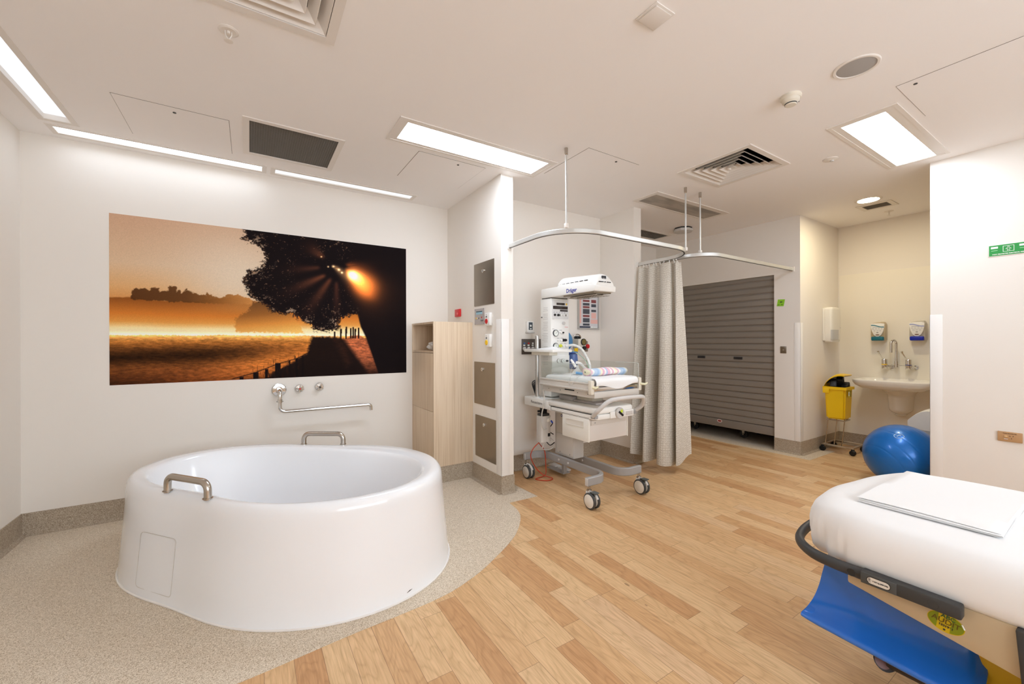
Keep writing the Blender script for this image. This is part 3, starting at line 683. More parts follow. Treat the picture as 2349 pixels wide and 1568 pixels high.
    me = bpy.data.meshes.new('wall_mural'); x0, x1, z0, z1 = -.853, 1.331, .979, 2.2245; yv = -.0025
    xx = (u-.5)*(x1-x0); zz = v*(z1-z0); co = np.stack([xx, np.full_like(xx, yv), zz], -1).reshape(-1, 3)
    ii = (np.arange(NV-1)[:, None]*NU+np.arange(NU-1)[None, :]).reshape(-1); fa = np.stack([ii, ii+1, ii+NU+1, ii+NU], -1)
    me.vertices.add(len(co)); me.vertices.foreach_set('co', co.astype(np.float32).ravel())
    me.loops.add(fa.size); me.loops.foreach_set('vertex_index', fa.astype(np.int32).ravel())
    me.polygons.add(len(fa)); me.polygons.foreach_set('loop_start', (np.arange(len(fa))*4).astype(np.int32)); me.update(calc_edges=True)
    at = me.color_attributes.new('print', 'FLOAT_COLOR', 'POINT'); at.data.foreach_set('color', np.concatenate([L_.reshape(-1, 3), np.ones((NU*NV, 1))], 1).astype(np.float32).ravel())
    n = NT('mural_print', .85, .08); a = n.n('Attribute', attribute_name='print'); n.color(a.outputs['Color']); me.materials.append(n.m)
    t = T('wall_mural', ((x0+x1)/2, YA, z0), 'wide sunrise landscape mural with a dark tree above the bath', 'mural')
    o = bpy.data.objects.new('print', me); COL.objects.link(o); o.parent = t
    O('backing_sheet', M().box(x0, x1, YA-.0022, YA, z0, z1), WHITE, t)
mural()

# ------------------------------------------------------------------ tall oak cabinet in the corner
ca, cb_, cc, cd_ = 1.392, XD, 3.483, YA
cab = T('tall_cabinet', ((ca+cb_)/2, (cc+cd_)/2, 0), 'tall pale oak cabinet with an open top niche beside the steel plates', 'cabinet')
k = M(); k.box(ca, cb_, cc, cc+.018, .152, 1.47, .001); k.box(ca, cb_, cd_-.018, cd_, .152, 1.47, .001); k.box(cb_-.014, cb_, cc+.018, cd_-.018, .152, 1.452)
k.box(ca, cb_-.014, cc+.018, cd_-.018, 1.452, 1.47); k.box(ca, cb_-.014, cc+.018, cd_-.018, .152, .17)
O('carcass', k, LAMI, cab); O('niche_shelf', M().box(ca+.001, cb_-.014, cc+.018, cd_-.018, 1.186, 1.204), LAMI, cab)
O('plinth', M().box(ca+.012, cb_, cc+.004, cd_, 0, .152), SKIRT, cab)
O('door', M().box(ca-.0, ca+.018, cc+.0195, cd_-.0195, .6525, 1.1825, .001), LAMI, cab); O('door', M().box(ca-.0, ca+.018, cc+.0195, cd_-.0195, .154, .6495, .001), LAMI, cab)
def crumple(u, v):
    a = 2*math.pi*u; p = math.pi*(v-.5); r = 1+.22*math.sin(3*a+5*v*3)+.14*math.sin(7*a-9*v)+.1*math.cos(11*a+14*v)
    return (1.462+.052*r*math.cos(p)*math.cos(a), 3.64+.088*r*math.cos(p)*math.sin(a), 1.204+.04+.042*(math.sin(p)*(1+.12*math.sin(5*a))))
O('crumpled_plastic_bag', M().grid(crumple, 40, 22, cu=True), mat('clear_bag_white', (226, 220, 212), .35, trans=.15), None, 'crumpled white plastic bag lying in the niche of the oak cabinet', 'bag', smooth=50)

# ------------------------------------------------------------------ plates and controls on the divider wall
def plate(y0, y1, z0, z1, lk, label):
    t = T('steel_cover_plate', (XD, (y0+y1)/2, z0), label, 'cover plate', 'steel plates on the divider wall')
    O('plate', M().box(XD-.003, XD, y0, y1, z0, z1, .004, 2, 'x'), STEEL, t)
    O('lock', M().lathe([(.017, 0), (.017, .008), (.013, .012), (.001, .012)], (XD-.003, *lk), '-x', 20), CHROME, t)
    O('keyhole', M().box(XD-.0158, XD-.0148, lk[0]-.0015, lk[0]+.0015, lk[1]-.007, lk[1]+.007), DARK, t)
plate(3.068, 3.444, 1.617, 2.008, (3.26, 1.925), 'brushed steel plate at the top, above the small control panel')
plate(3.059, 3.446, .712, 1.101, (3.28, 1.035), 'brushed steel plate below the yellow call button')
plate(3.047, 3.427, .226, .608, (3.25, .535), 'lowest brushed steel plate, just over the speckled skirting')
t = T('control_panel', (XD, 3.336, 1.445), 'small grey control panel with a blue display beside the red button', 'control panel')
O('face_plate', M().box(XD-.006, XD, 3.243, 3.429, 1.445, 1.591, .003, 2, 'x'), mat('panel_grey', (176, 170, 168), .45), t)
O('display', M().box(XD-.0075, XD-.006, 3.278, 3.395, 1.537, 1.566), mat('lcd_blue', (150, 196, 214), .25), t)
O('display_header', M().box(XD-.0078, XD-.006, 3.278, 3.395, 1.558, 1.567), mat('lcd_dark', (48, 84, 96), .25), t)
for y, z, c in ((3.395, 1.503, YEL2), (3.37, 1.503, OFFW), (3.345, 1.503, INK), (3.29, 1.508, RED), (3.30, 1.48, INK), (3.282, 1.48, INK), (3.264, 1.48, INK)):
    O('button', M().box(XD-.009, XD-.006, y-.007, y+.007, z-.007, z+.007, .001), c, t)
for y, z in ((3.25, 1.452), (3.25, 1.584), (3.422, 1.452), (3.422, 1.584)): O('screw', M().lathe([(.003, .006), (.002, .0075)], (XD, y, z), '-x', 10), DARK, t)
def callbtn(z, c, label):
    t = T('call_button', (XD, 3.148, z), label, 'call button', 'nurse call buttons')
    O('housing', M().box(XD-.03, XD, 3.104, 3.192, z, z+.112, .006), WHITE, t)
    O('push_button', M().lathe([(.023, 0), (.023, .003), (.019, .006), (.001, .0065)], (XD-.03, 3.158, z+.038), '-x', 24), c, t)
    O('indicator_window', M().box(XD-.0315, XD-.03, 3.15, 3.167, z+.072, z+.084, .001), INKD, t)
    O('indicator_light', M().lathe([(.004, .03), (.003, .032)], (XD, 3.158, z+.096), '-x', 10), INK, t)
callbtn(1.428, RED, 'white call unit with a red push button next to the control panel')
callbtn(1.241, YEL2, 'white call unit with a yellow push button over the middle steel plate')
t = T('emergency_call_point', (XD, 3.79, 1.54), 'red square emergency switch above the oak cabinet', 'emergency switch')
O('plate', M().box(XD-.016, XD, 3.732, 3.852, 1.54, 1.616, .003), mat('signal_red', (206, 22, 30), .35), t)
O('push_knob', M().lathe([(.012, .016), (.012, .022), (.009, .024)], (XD, 3.78, 1.57), '-x', 16), mat('pale_red', (230, 110, 110), .4), t)

# ------------------------------------------------------------------ infant warmer trolley
WX = 2.5
wm = T('infant_warmer', (WX, 2.8, 0), 'white infant warmer trolley with overhead heater hood in the alcove', 'infant warmer')
# base
for s in (-1, 1):
    q = [(WX+s*.305, 3.215, .197), (WX+s*.085, 3.215, .197), (WX+s*.085, 2.362, .197), (WX+s*.305, 2.362, .197)]
    leg = O('foot_rail', M().bar(fillet(q, .13, 10), .034, .066), GREYM, wm)
    for yy in (3.215, 2.362):
        O('end_cap', M().box(WX+s*.306-.004, WX+s*.306+.004, yy-.015, yy+.015, .168, .226, .003), LGREY, leg)
    for yy in (2.95, 2.82): O('bolt', M().lathe([(.010, 0), (.010, .004), (.007, .006)], (WX+s*.085-.017, yy, .197), '-x', 14), LGREY, leg)
def castor(x, y, back, brake):
    """twin wheel castor, axle along x; the stem stands at (x, y)"""
    yy = y-back*.03; R = .0625
    c = O('castor', M().tube([(x, y, .112), (x, y, .166)], .010, 12).lathe([(.019, .105), (.02, .13), (.018, .138), (.010, .142)], (x, y, 0), 'z', 20), SATIN, wm)
    h = M().box(x-.012, x+.012, yy-.036, yy+.036, .05, .112, .008).box(x-.021, x+.021, y-.020, y+.020, .094, .128, .006); O('fork', h, WHITE, c)
    for s in (-1, 1):
        a = x+s*.022
        O('tyre', M().lathe([(R-.012, -.011), (R-.003, -.010), (R, -.006), (R, .006), (R-.003, .010), (R-.012, .011)], (a, yy, R), 'x', 36), mat('tyre_grey', (70, 72, 72), .5), c)
        O('hub_disc', M().lathe([(R-.0115, -.012), (R-.014, -.0135), (.001, -.0145), (.001, .0145), (R-.014, .0135), (R-.0115, .012)], (a, yy, R), 'x', 36), WHITE2, c)
    O('hood', M().tube([(x, yy+(R+.006)*math.cos(t_), R+(R+.006)*math.sin(t_)) for t_ in [math.radians(q) for q in range(25, 160, 12)]], .011, 8, flat=(.35, 1.0)), LGREY, c)
    if brake: O('brake_pedal', M().box(x-.024, x+.024, yy-.058, yy-.004, .126, .136, .004).box(x-.010, x+.010, yy-.045, yy-.015, .105, .128, .003), mat('pedal_grey', (88, 92, 90), .5), c)
castor(WX-.285, 2.355, 1, True); castor(WX+.285, 2.355, 1, True); castor(WX-.285, 3.205, 1, False); castor(WX+.285, 3.205, 1, False)
O('column_base', M().box(WX-.062, WX+.062, 2.79, 3.06, .235, .68, .012, 3, 'z'), mat('pale_grey_paint', (190, 186, 180), .42), wm)
O('column_panel', M().box(WX-.0645, WX-.061, 2.80, 3.03, .25, .43, .002), LGREY2, wm)
O('column_panel', M().box(WX-.0645, WX-.061, 2.80, 3.03, .435, .66, .002), LGREY2, wm)
O('screw', M().lathe([(.004, 0), (.003, .002)], (WX-.0645, 2.84, .262), '-x', 8), DARK, wm); O('screw', M().lathe([(.004, 0), (.003, .002)], (WX-.0645, 2.98, .262), '-x', 8), DARK, wm)
O('rating_badge', fan((WX-.0645, 2.955, .60), *FX, circ(.013)), mat('badge_navy', (70, 72, 130), .4), wm); O('badge_ring', fan((WX-.0655, 2.955, .60), *FX, circ(.0075)), mat('badge_light', (200, 200, 214), .4), wm)
O('rating_label', join(*[quad((WX-.0645, 2.985-.022*i, .632), *FX, .010, .010) for i in range(2)]), INK, wm)
# foot pedals
for dy in (0, -.14): O('foot_pedal', M().box(WX+.04, WX+.125, 3.24+dy-.06, 3.24+dy+.06, .032, .048, .006).box(WX+.048, WX+.115, 3.24+dy-.048, 3.24+dy+.048, .046, .054, .004), LGREY, wm)
O('pedal_bracket', M().box(WX-.02, WX+.07, 2.99, 3.24, .036, .046, .002).box(WX-.02, WX+.02, 2.98, 3.01, .05, .24, .003), GREYM, wm)
# rear beam and lidded tray
O('rear_beam', M().box(2.276, 2.724, 2.94, 3.335, .667, .752, .010, 3), WHITE, wm)
O('lettering', text('Resuscitaire', .026, (2.2756, 3.13, .712), *FX), INKD, wm)
tr = O('work_tray', M().rprism([(2.275, 2.96), (2.275, 2.38), (2.31, 2.345), (2.69, 2.345), (2.725, 2.38), (2.725, 2.96)], 'z', .665, .705, .007), WHITE, wm)
O('tray_lid', M().rprism([(2.275, 2.955), (2.275, 2.38), (2.305, 2.345), (2.695, 2.345), (2.725, 2.38), (2.725, 2.955)], 'z', .708, .758, .016, 3), WHITE, wm)
O('lid_seam', M().box(2.2745, 2.2755, 2.37, 2.91, .7035, .7085).box(2.2745, 2.2755, 2.905, 2.91, .674, .7085).box(2.2745, 2.2755, 2.42, 2.91, .672, .6745), DARK, wm)
O('cassette_holder', M().box(2.40, 2.60, 2.47, 2.76, .757, .778, .012).box(2.40, 2.60, 2.76, 2.95, .757, .80, .012), mat('tray_grey', (186, 180, 178), .4), wm)
O('front_bumper', M().box(2.43, 2.70, 2.334, 2.348, .668, .722, .004), WHITE, wm)
O('bumper_window', M().box(2.60, 2.685, 2.332, 2.336, .678, .712, .002), LGREY, wm)
O('tilt_dial', M().lathe([(.046, 0), (.046, .012), (.042, .018), (.001, .019)], (2.525, 2.334, .705), '-y', 36), LGREY, wm)
O('dial_grip', M().tube([(2.505, 2.3145, .718), (2.546, 2.3145, .688)], .0055, 10), INKW, wm); O('dial_slot', M().tube([(2.5035, 2.3155, .720), (2.5475, 2.3155, .6865)], .009, 10), BLACK, wm)
O('dial_dot', fan((2.535, 2.3148, .722), *FY, circ(.014), .0004), mat('lime_label', (204, 222, 60), .5), wm)
hd = [(2.262, 2.36, .700), (2.25, 2.29, .755), (2.30, 2.235, .825), (2.38, 2.22, .842), (2.62, 2.22, .842), (2.70, 2.235, .825), (2.75, 2.29, .755), (2.738, 2.36, .700)]
O('push_handle', M().tube(catmull(hd, 8), .017, 14), LGREY, wm); O('handle_socket', M().box(2.258, 2.295, 2.335, 2.385, .678, .706, .006), GREYM, wm); O('handle_socket', M().box(2.705, 2.742, 2.335, 2.385, .678, .706, .006), GREYM, wm)
dr = O('drawer', M().box(2.285, 2.718, 2.426, 2.742, .482, .655, .004), mat('drawer_grey', (214, 208, 202), .4), wm)
O('drawer_front', M().box(2.272, 2.286, 2.42, 2.748, .478, .664, .005), WHITE2, dr); O('drawer_back', M().box(2.716, 2.726, 2.42, 2.748, .478, .664, .004), WHITE2, dr)
O('finger_recess', M().ring(0, .22, 0, .052, .007, 0, .004).xf(lambda p: Vector((2.272-p.z, 2.698-p.x, .586+p.y))), mat('recess_white', (222, 217, 208), .4), dr)
O('finger_recess_pan', M().add([(2.2716, 2.691, .593), (2.2716, 2.485, .593), (2.2716, 2.485, .631), (2.2716, 2.691, .631)], [(0, 1, 2, 3)]), mat('recess_white', (0, 0, 0)), dr)
O('drawer_runner', M().box(2.30, 2.70, 2.418, 2.428, .612, .650, .002), LGREY2, dr); O('screw', M().lathe([(.006, 0), (.004, .003)], (2.34, 2.418, .63), '-y', 10), GREYM, dr)
# bassinet
bs = O('bassinet_deck', M().box(2.245, 2.755, 2.325, 2.99, .842, .892, .004), LGREY2, wm)
O('deck_slot', M().box(2.2435, 2.2455, 2.56, 2.68, .878, .888), BLACK, bs)
O('deck_screws', join(*[M().lathe([(.004, 0), (.003, .002)], (2.245, y, .87), '-x', 8) for y in (2.40, 2.52, 2.74, 2.9)]), DARK, bs)
O('deck_lift', M().box(2.44, 2.56, 2.55, 2.75, .775, .845, .008).box(2.36, 2.64, 2.50, 2.80, .826, .844, .004), OFFW, bs)
for x in (2.228, 2.772):
    sg = -1 if x < WX else 1
    O('side_rail', M().box(x-.007, x+.007, 2.345, 3.0, .893, .962, .002).box(x+sg*.009-.004, x+sg*.009+.004, 2.345, 3.0, .95, .962, .0015).box(x+sg*.009-.004, x+sg*.009+.004, 2.345, 3.0, .900, .912, .0015), LGREY2, bs)
    O('corner_post', M().box(x-.018, x+.018, 2.325, 2.362, .872, .982, .007), OFFW, bs)
    gl = 'clear_acrylic'
    if gl not in MATS:
        m_ = bpy.data.materials.new(gl); m_.use_nodes = True; nt = m_.node_tree; nt.nodes.clear()
        o_ = nt.nodes.new('ShaderNodeOutputMaterial'); mx = nt.nodes.new('ShaderNodeMixShader'); tr_ = nt.nodes.new('ShaderNodeBsdfTransparent'); g_ = nt.nodes.new('ShaderNodeBsdfGlossy')
        g_.inputs['Roughness'].default_value = .05; tr_.inputs[0].default_value = (.95, .96, .95, 1)
        mx.inputs[0].default_value = .05; nt.links.new(tr_.outputs[0], mx.inputs[1]); nt.links.new(g_.outputs[0], mx.inputs[2]); nt.links.new(mx.outputs[0], o_.inputs[0]); MATS[gl] = m_
    O('side_screen', M().box(x-.0025, x+.0025, 2.345, 2.99, .955, 1.105, .0024), MATS[gl], bs)
    O('screen_edge', M().tube(fillet([(x, 2.346, .98), (x, 2.346, 1.104), (x, 2.60, 1.104)], .012, 4), .0024, 6), mat('acrylic_edge', (226, 228, 224), .3, alpha=.55), bs)
    O('latch', M().tube([(x, 2.33, .93), (x+sg*.012+.02, 2.305, .925), (x+sg*.012+.045, 2.30, .935)], [.011, .009, .006], 10), mat('latch_cream', (224, 220, 186), .4), bs)
O('end_screen', M().box(2.24, 2.76, 2.99, 2.995, .955, 1.105, .002), MATS['clear_acrylic'], bs)
O('front_bar', M().tube([(2.24, 2.338, .938), (2.76, 2.338, .938)], .008, 12), CHROME, bs); O('front_tray_plate', M().box(2.25, 2.75, 2.332, 2.338, .893, .925, .001), CHROME, bs)
def matt(u, v):
    a = 2*math.pi*u; c, s = math.cos(a), math.sin(a); k = .16
    e = (abs(c)**(2/k*.1+.0) if False else 1)
    pw = .22; px = math.copysign(abs(c)**pw, c); py = math.copysign(abs(s)**pw, s)
    q = [(1.0, .925), (1.0, .945), (1.0, .968), (.985, .982), (.95, .990), (.8, .993), (.5, .994), (.001, .994)]
    t_ = v*(len(q)-1); i = min(int(t_), len(q)-2); f = t_-i; r = q[i][0]*(1-f)+q[i+1][0]*f; z = q[i][1]*(1-f)+q[i+1][1]*f
    w_ = .006*math.sin(5*px*r+3*py*r)*(1 if v > .3 else .3)
    return (WX+.257*px*r, 2.672+.318*py*r, z+w_*r)
O('mattress', M().grid(matt, 72, 22, cu=True), LINEN, bs)
def drape(u, v):
    x = 2.262+.478*u; q = [(2.40, .996), (2.345, .992), (2.326, .972), (2.3245, .952), (2.327, .938-.018*math.sin(u*math.pi)*1.3+.01*math.sin(9*u))]
    t_ = v*(len(q)-1); i = min(int(t_), len(q)-2); f = t_-i
    return (x, q[i][0]*(1-f)+q[i+1][0]*f-.004*math.sin(7*u+2*v), q[i][1]*(1-f)+q[i+1][1]*f)
O('draped_sheet_end', M().grid(drape, 40, 12), LINEN, bs)
# column with controls
cl = O('control_column', M().box(2.39, 2.61, 3.05, 3.216, .765, 1.695, .006), WHITE, wm)
O('lower_fascia', M().box(2.392, 2.608, 3.040, 3.052, .98, 1.155, .004), WHITE, cl)
O('printed_instructions', join(*[quad((2.39, 3.135+(.012 if r_ > .7 else 0), 1.61-.0155*i), *FX, .085*(.75+.25*r_), .0028) for i, r_ in [(i, random.random()) for i in range(36)] if i not in (3, 8, 15, 22, 23, 29)]), mat('faint_print', (186, 183, 180), .6), cl)
O('hinge_stud', M().lathe([(.006, 0), (.005, .01)], (2.39, 3.19, 1.52), '-x', 10), DARK, cl)
fy_ = 3.05
O('control_face', M().box(2.398, 2.602, fy_-.002, fy_, 1.50, 1.68, .001), mat('face_grey', (222, 222, 222), .4), cl)
for (x0, x1, z0, z1) in ((2.455, 2.555, 1.634, 1.655), (2.412, 2.592, 1.594, 1.624), (2.497, 2.592, 1.573, 1.589)): O('display', M().box(x0, x1, fy_-.0035, fy_-.001, z0, z1, .0005), mat('display_black', (52, 46, 46), .2), cl)
O('alarm_lamp', fan((2.577, fy_-.002, 1.644), *FY, circ(.011), .001), mat('amber', (226, 190, 80), .4), cl)
O('panel_symbols', join(*[fan((2.425+.032*i, fy_-.002, 1.562), *FY, circ(.008, 16), .0005) for i in range(5)]), mat('symbol_grey', (196, 196, 200), .5), cl)
for x, r_, c in ((2.432, .011, BLACK), (2.473, .012, BLACK), (2.499, .012, WHITE), (2.535, .009, WHITE), (2.572, .014, WHITE)):
    O('knob', M().lathe([(r_, 0), (r_, .008), (r_*.9, .012), (.001, .0122)], (x, fy_-.002, 1.538), '-y', 20), c, cl)
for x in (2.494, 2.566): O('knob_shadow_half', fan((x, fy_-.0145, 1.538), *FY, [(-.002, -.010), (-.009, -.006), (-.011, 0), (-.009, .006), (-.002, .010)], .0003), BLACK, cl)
O('flow_knob', M().lathe([(.016, 0), (.016, .012), (.012, .02), (.001, .0205)], (2.538, fy_, 1.462), '-y', 20), LGREY, cl); O('flow_pointer', fan((2.552, fy_-.0004, 1.464), *FY, circ(.006, 12), .001), BLACK, cl)
def gauge(x, z, r_, parent, needle=40, c=None):
    g_ = O('pressure_gauge', M().lathe([(r_, 0), (r_, .010), (r_*.92, .013), (r_*.86, .011), (r_*.86, .009)], (x, fy_-.012 if z < 1.16 else fy_, z), '-y', 28), INKD if c is None else c, parent)
    yb = (fy_-.012 if z < 1.16 else fy_)-.0095
    O('dial_face', fan((x, yb, z), *FY, circ(r_*.88, 28), .0004), INKW, g_)
    O('scale_marks', join(*[fan((x+r_*.66*math.cos(a), yb, z+r_*.66*math.sin(a)), *FY, circ(r_*.05, 6), .0008) for a in [math.radians(q) for q in range(-30, 220, 28)]]), INKD, g_)
    a = math.radians(needle); O('needle', M().tube([(x-.25*r_*math.cos(a), yb-.002, z-.25*r_*math.sin(a)), (x+.7*r_*math.cos(a), yb-.002, z+.7*r_*math.sin(a))], .0012, 6), INKD, g_)
gauge(2.442, 1.366, .032, cl); gauge(2.442, 1.243, .030, cl, 100)
gauge(2.468, 1.103, .021, cl, 60, LGREY); gauge(2.518, 1.104, .021, cl, 120, LGREY)
for x, z, r_, c in ((2.503, 1.374, .013, WHITE), (2.531, 1.371, .008, BLACK), (2.47, 1.299, .010, WHITE), (2.507, 1.299, .012, WHITE), (2.537, 1.299, .014, BLACK), (2.562, 1.299, .013, BLACK), (2.50, 1.245, .016, mat('lime_knob', (206, 212, 70), .4)), (2.535, 1.243, .012, WHITE), (2.575, 1.245, .014, WHITE), (2.57, 1.10, .010, DARK)):
    O('knob', M().lathe([(r_, 0), (r_, .012), (r_*.85, .017), (.001, .0175)], (x, fy_-(.012 if z < 1.16 else 0), z), '-y', 18), c, cl)
O('dial_print', join(*[quad((x, fy_, z), *FY, w_, .003, .0006) for x, z, w_ in ((2.505, 1.395, .03), (2.525, 1.358, .04), (2.475, 1.316, .03), (2.52, 1.318, .035), (2.415, 1.50, .02), (2.415, 1.405, .025), (2.515, 1.268, .03), (2.56, 1.268, .03))]), INK, cl)
O('red_note', quad((2.575, fy_, 1.425), *FY, .04, .006), mat('pink_print', (226, 170, 170), .6), cl)
O('display_lamp', M().box(2.503, 2.531, fy_-.003, fy_, 1.29, 1.31, .001), BLACK, cl)
# overhead heater hood
hood = O('heater_hood', M().rprism([(3.19, 1.702), (3.19, 1.79), (2.95, 1.79), (2.47, 1.758), (2.452, 1.745), (2.458, 1.702)], 'x', 2.378, 2.622, .008).xf(lambda p: Vector((p.x, p.y, p.z))), WHITE, wm)
def hump(u, v):
    y = 3.03+(2.460-3.03)*u; k = smooth(0, .16, u)*(1-.22*smooth(.94, 1, u)); base = 1.757+.033*(1-u)-.012
    a = math.pi*v; return (WX-.112*math.cos(a)*(.55+.45*k), y, base+(.106 if u < .93 else .106*(1-((u-.93)/.07)**2*.22))*k*math.sin(a)**.85)
hm = M().grid(hump, 40, 20); n0 = len(hm.v); hm.f.append(tuple(range(39*20, 40*20))); O('hood_dome', hm, WHITE, hood, smooth=50)
O('vent_slots', join(*[M().box(2.3925, 2.401, 2.56+.058*i, 2.60+.058*i, 1.802, 1.8065) for i in range(7)], *[M().box(x0, x1, 2.452, 2.466, 1.778, 1.784) for x0, x1 in ((2.425, 2.475), (2.49, 2.502), (2.518, 2.56))], *[M().box(2.466+.018*i, 2.471+.018*i, 2.456, 2.468, 1.806, 1.832) for i in range(3)]), INKD, hood)
O('hood_seam', M().box(2.40, 2.41, 2.99, 3.15, 1.7895, 1.793, .001), LGREY, hood)
O('lettering', text('Dräger', .034, (2.378, 2.745, 1.733), *FX, bold=.0012), mat('brand_blue', (36, 52, 150), .5), hood)
O('reflector', M().box(2.40, 2.60, 2.49, 2.88, 1.69, 1.703, .003), mat('reflector_metal', (150, 140, 124), .3, metal=.8), hood)
O('heater_tube', M().tube([(2.46, 2.52, 1.683), (2.46, 2.85, 1.683)], .007, 10).tube([(2.54, 2.52, 1.683), (2.54, 2.85, 1.683)], .007, 10), SATIN, hood)
O('heater_guard', join(*[M().tube([(2.41, y, 1.676), (2.59, y, 1.676)], .0016, 6) for y in [2.51+.035*i for i in range(11)]], M().tube([(2.41, 2.50, 1.676), (2.41, 2.87, 1.676)], .002, 6), M().tube([(2.59, 2.50, 1.676), (2.59, 2.87, 1.676)], .002, 6)), SATIN, hood)
O('hood_neck', M().box(2.40, 2.60, 3.06, 3.205, 1.694, 1.704, .002), BLACK, wm)
# side pole with shelf
pl = O('accessory_pole', M().tube([(2.31, 3.165, .75), (2.31, 3.165, 1.338)], .0185, 16).lathe([(.0185, 0), (.016, .004), (.001, .006)], (2.31, 3.165, 1.338), 'z', 16), ALU, wm)
O('pole_collar', M().lathe([(.03, 0), (.03, .006), (.022, .012)], (2.31, 3.165, .751), 'z', 18), WHITE, pl)
sh2 = O('side_shelf', M().rprism([(2.25, 2.85), (2.475, 2.85), (2.475, 3.03), (2.385, 3.03), (2.385, 3.30), (2.25, 3.30)], 'z', 1.188, 1.214, .006), WHITE, wm)
O('shelf_bracket', M().rprism([(2.275, 2.93), (2.37, 2.93), (2.37, 3.21), (2.275, 3.21)], 'z', 1.16, 1.188, .004), OFFW, sh2)
# suction unit and cables below the beam
UN = lambda m: m.xf(lambda p: Vector(((p.x-2.267)*.86+2.342, (p.y-3.03)*.66+3.11, (p.z-.305)*.9+.344)))
sc_ = O('suction_unit', UN(M().box(2.20, 2.335, 2.96, 3.10, .305, .575, .03, 3, 'z')), mat('unit_white', (212, 208, 202), .4), wm)
O('unit_cap', UN(M().box(2.215, 2.32, 2.975, 3.085, .575, .60, .006)), DARK, sc_); O('unit_socket', UN(M().box(2.285, 2.318, 2.956, 2.962, .36, .393, .002)), BLACK, sc_); O('unit_seam', UN(M().box(2.262, 2.266, 2.9585, 2.962, .31, .57)), LGREY, sc_)
O('unit_nozzle', UN(M().lathe([(.022, 0), (.022, .03), (.016, .04), (.016, .06)], (2.29, 2.965, .53), (Vector((0, .3, .95)).normalized(), Vector((1, 0, 0)), Vector((0, -.95, .3)).normalized()), 16)), WHITE2, sc_)
O('nozzle_tap', UN(M().tube([(2.30, 2.925, .54), (2.325, 2.915, .505)], .009, 8)), mat('tap_blue', (40, 80, 200), .4), sc_)
O('unit_bracket', UN(M().box(2.19, 2.235, 3.02, 3.04, .615, .635, .002).box(2.235, 2.30, 3.0, 3.06, .60, .665, .003)), BLACK, sc_)
O('suction_tube', M().tube(catmull([(2.262, 3.005, .86), (2.262, 2.99, .78), (2.262, 3.0, .70), (2.264, 3.03, .62), (2.275, 3.045, .53), (2.30, 3.05, .475), (2.335, 3.05, .47)], 8), .0055, 8), mat('tube_grey', (206, 204, 198), .4), sc_)
for i, (c, pts) in enumerate(((BLACK, [(2.40, 3.13, .56), (2.44, 3.13, .53), (2.46, 3.12, .50), (2.42, 3.12, .46), (2.40, 3.13, .44), (2.44, 3.13, .41), (2.47, 3.12, .39)]), (BLACK, [(2.33, 3.08, .37), (2.36, 3.07, .33), (2.41, 3.09, .30), (2.46, 3.09, .32)]), (mat('cable_white', (206, 202, 196), .5), [(2.33, 3.1, .46), (2.38, 3.1, .42), (2.36, 3.08, .36), (2.30, 3.07, .30), (2.33, 3.08, .27), (2.42, 3.08, .27), (2.47, 3.08, .34)]), (mat('cable_white', (0, 0, 0)), [(2.35, 3.09, .50), (2.42, 3.11, .46), (2.39, 3.1, .40), (2.44, 3.08, .34)]))):
    O('cable_loop', M().tube(catmull(pts, 7), .0045, 7), c, wm)
O('mains_cable', M().tube(catmull([(2.30, 3.13, .33), (2.245, 3.15, .27), (2.23, 3.16, .20), (2.27, 3.14, .10), (2.33, 3.10, .03), (2.38, 3.02, .008), (2.30, 3.01, .006), (2.24, 3.10, .006), (2.36, 3.11, .02), (2.375, 3.12, .12), (2.37, 3.13, .24), (2.33, 3.14, .30), (2.30, 3.13, .33)], 8), .0045, 8), mat('orange_cable', (186, 62, 30), .45), wm)
O('rear_cable_bundle', join(*[M().tube(catmull([(2.33+.012*i, 3.17, .66), (2.30-.01*i, 3.19, .82+.02*i), (2.325+.008*i, 3.20, .92), (2.31, 3.19, 1.02-.03*i)], 7), .005, 7) for i in range(4)]), BLACK, wm)

# ------------------------------------------------------------------ things on the warmer
def roll(u, v):
    a = 2*math.pi*v; x = -.215+.43*u; e = min(1, max(0, (1-abs(2*u-1))/.10)); k = (1-(1-e)**2)**.5*.85+.15
    return (2.59+x*.985, 2.55-x*.10+.056*k*math.cos(a), 1.027+.033*k*math.sin(a)+.004*math.sin(9*u+2*a))
ns = NT('striped_flannel', .85, .2); xo, yo, zo = ns.pos('Object')
ns.color(ns.ramp(ns.ma('FRACT', ns.ma('ADD', ns.ma('MULTIPLY', xo, 3.6), ns.ma('MULTIPLY', yo, .3))), [(0, (238, 236, 232)), (.07, (228, 180, 196)), (.13, (240, 236, 232)), (.2, (240, 232, 202)), (.27, (230, 188, 202)), (.33, (240, 238, 236)), (.4, (192, 210, 230)), (.5, (172, 198, 226)), (.58, (204, 216, 230)), (.64, (240, 232, 206)), (.7, (228, 182, 198)), (.78, (240, 236, 234)), (.84, (178, 196, 222)), (.9, (230, 186, 202)), (1, (238, 236, 232))], 'CONSTANT'))
O('rolled_baby_blanket', M().grid(roll, 48, 22), ns.m, None, 'rolled baby blanket with pink, blue and yellow stripes on the warmer mattress', 'blanket', smooth=60)
t = T('resuscitation_mask_set', (2.36, 2.86, .995), 'clear breathing bag with blue fittings and tubing on the warmer mattress', 'breathing mask')
clr = mat('clear_vinyl', (222, 222, 216), .2, alpha=.3)
O('clear_bag', M().ell((2.345, 2.87, 1.028), (.075, .09, .034), 28, 14), clr, t, smooth=60)
O('mask_cone', M().lathe([(.045, 0), (.038, .018), (.022, .035), (.013, .045), (.013, .07)], (2.44, 2.74, 1.005), 'z', 22), mat('soft_clear', (228, 230, 228), .25, alpha=.6), t)
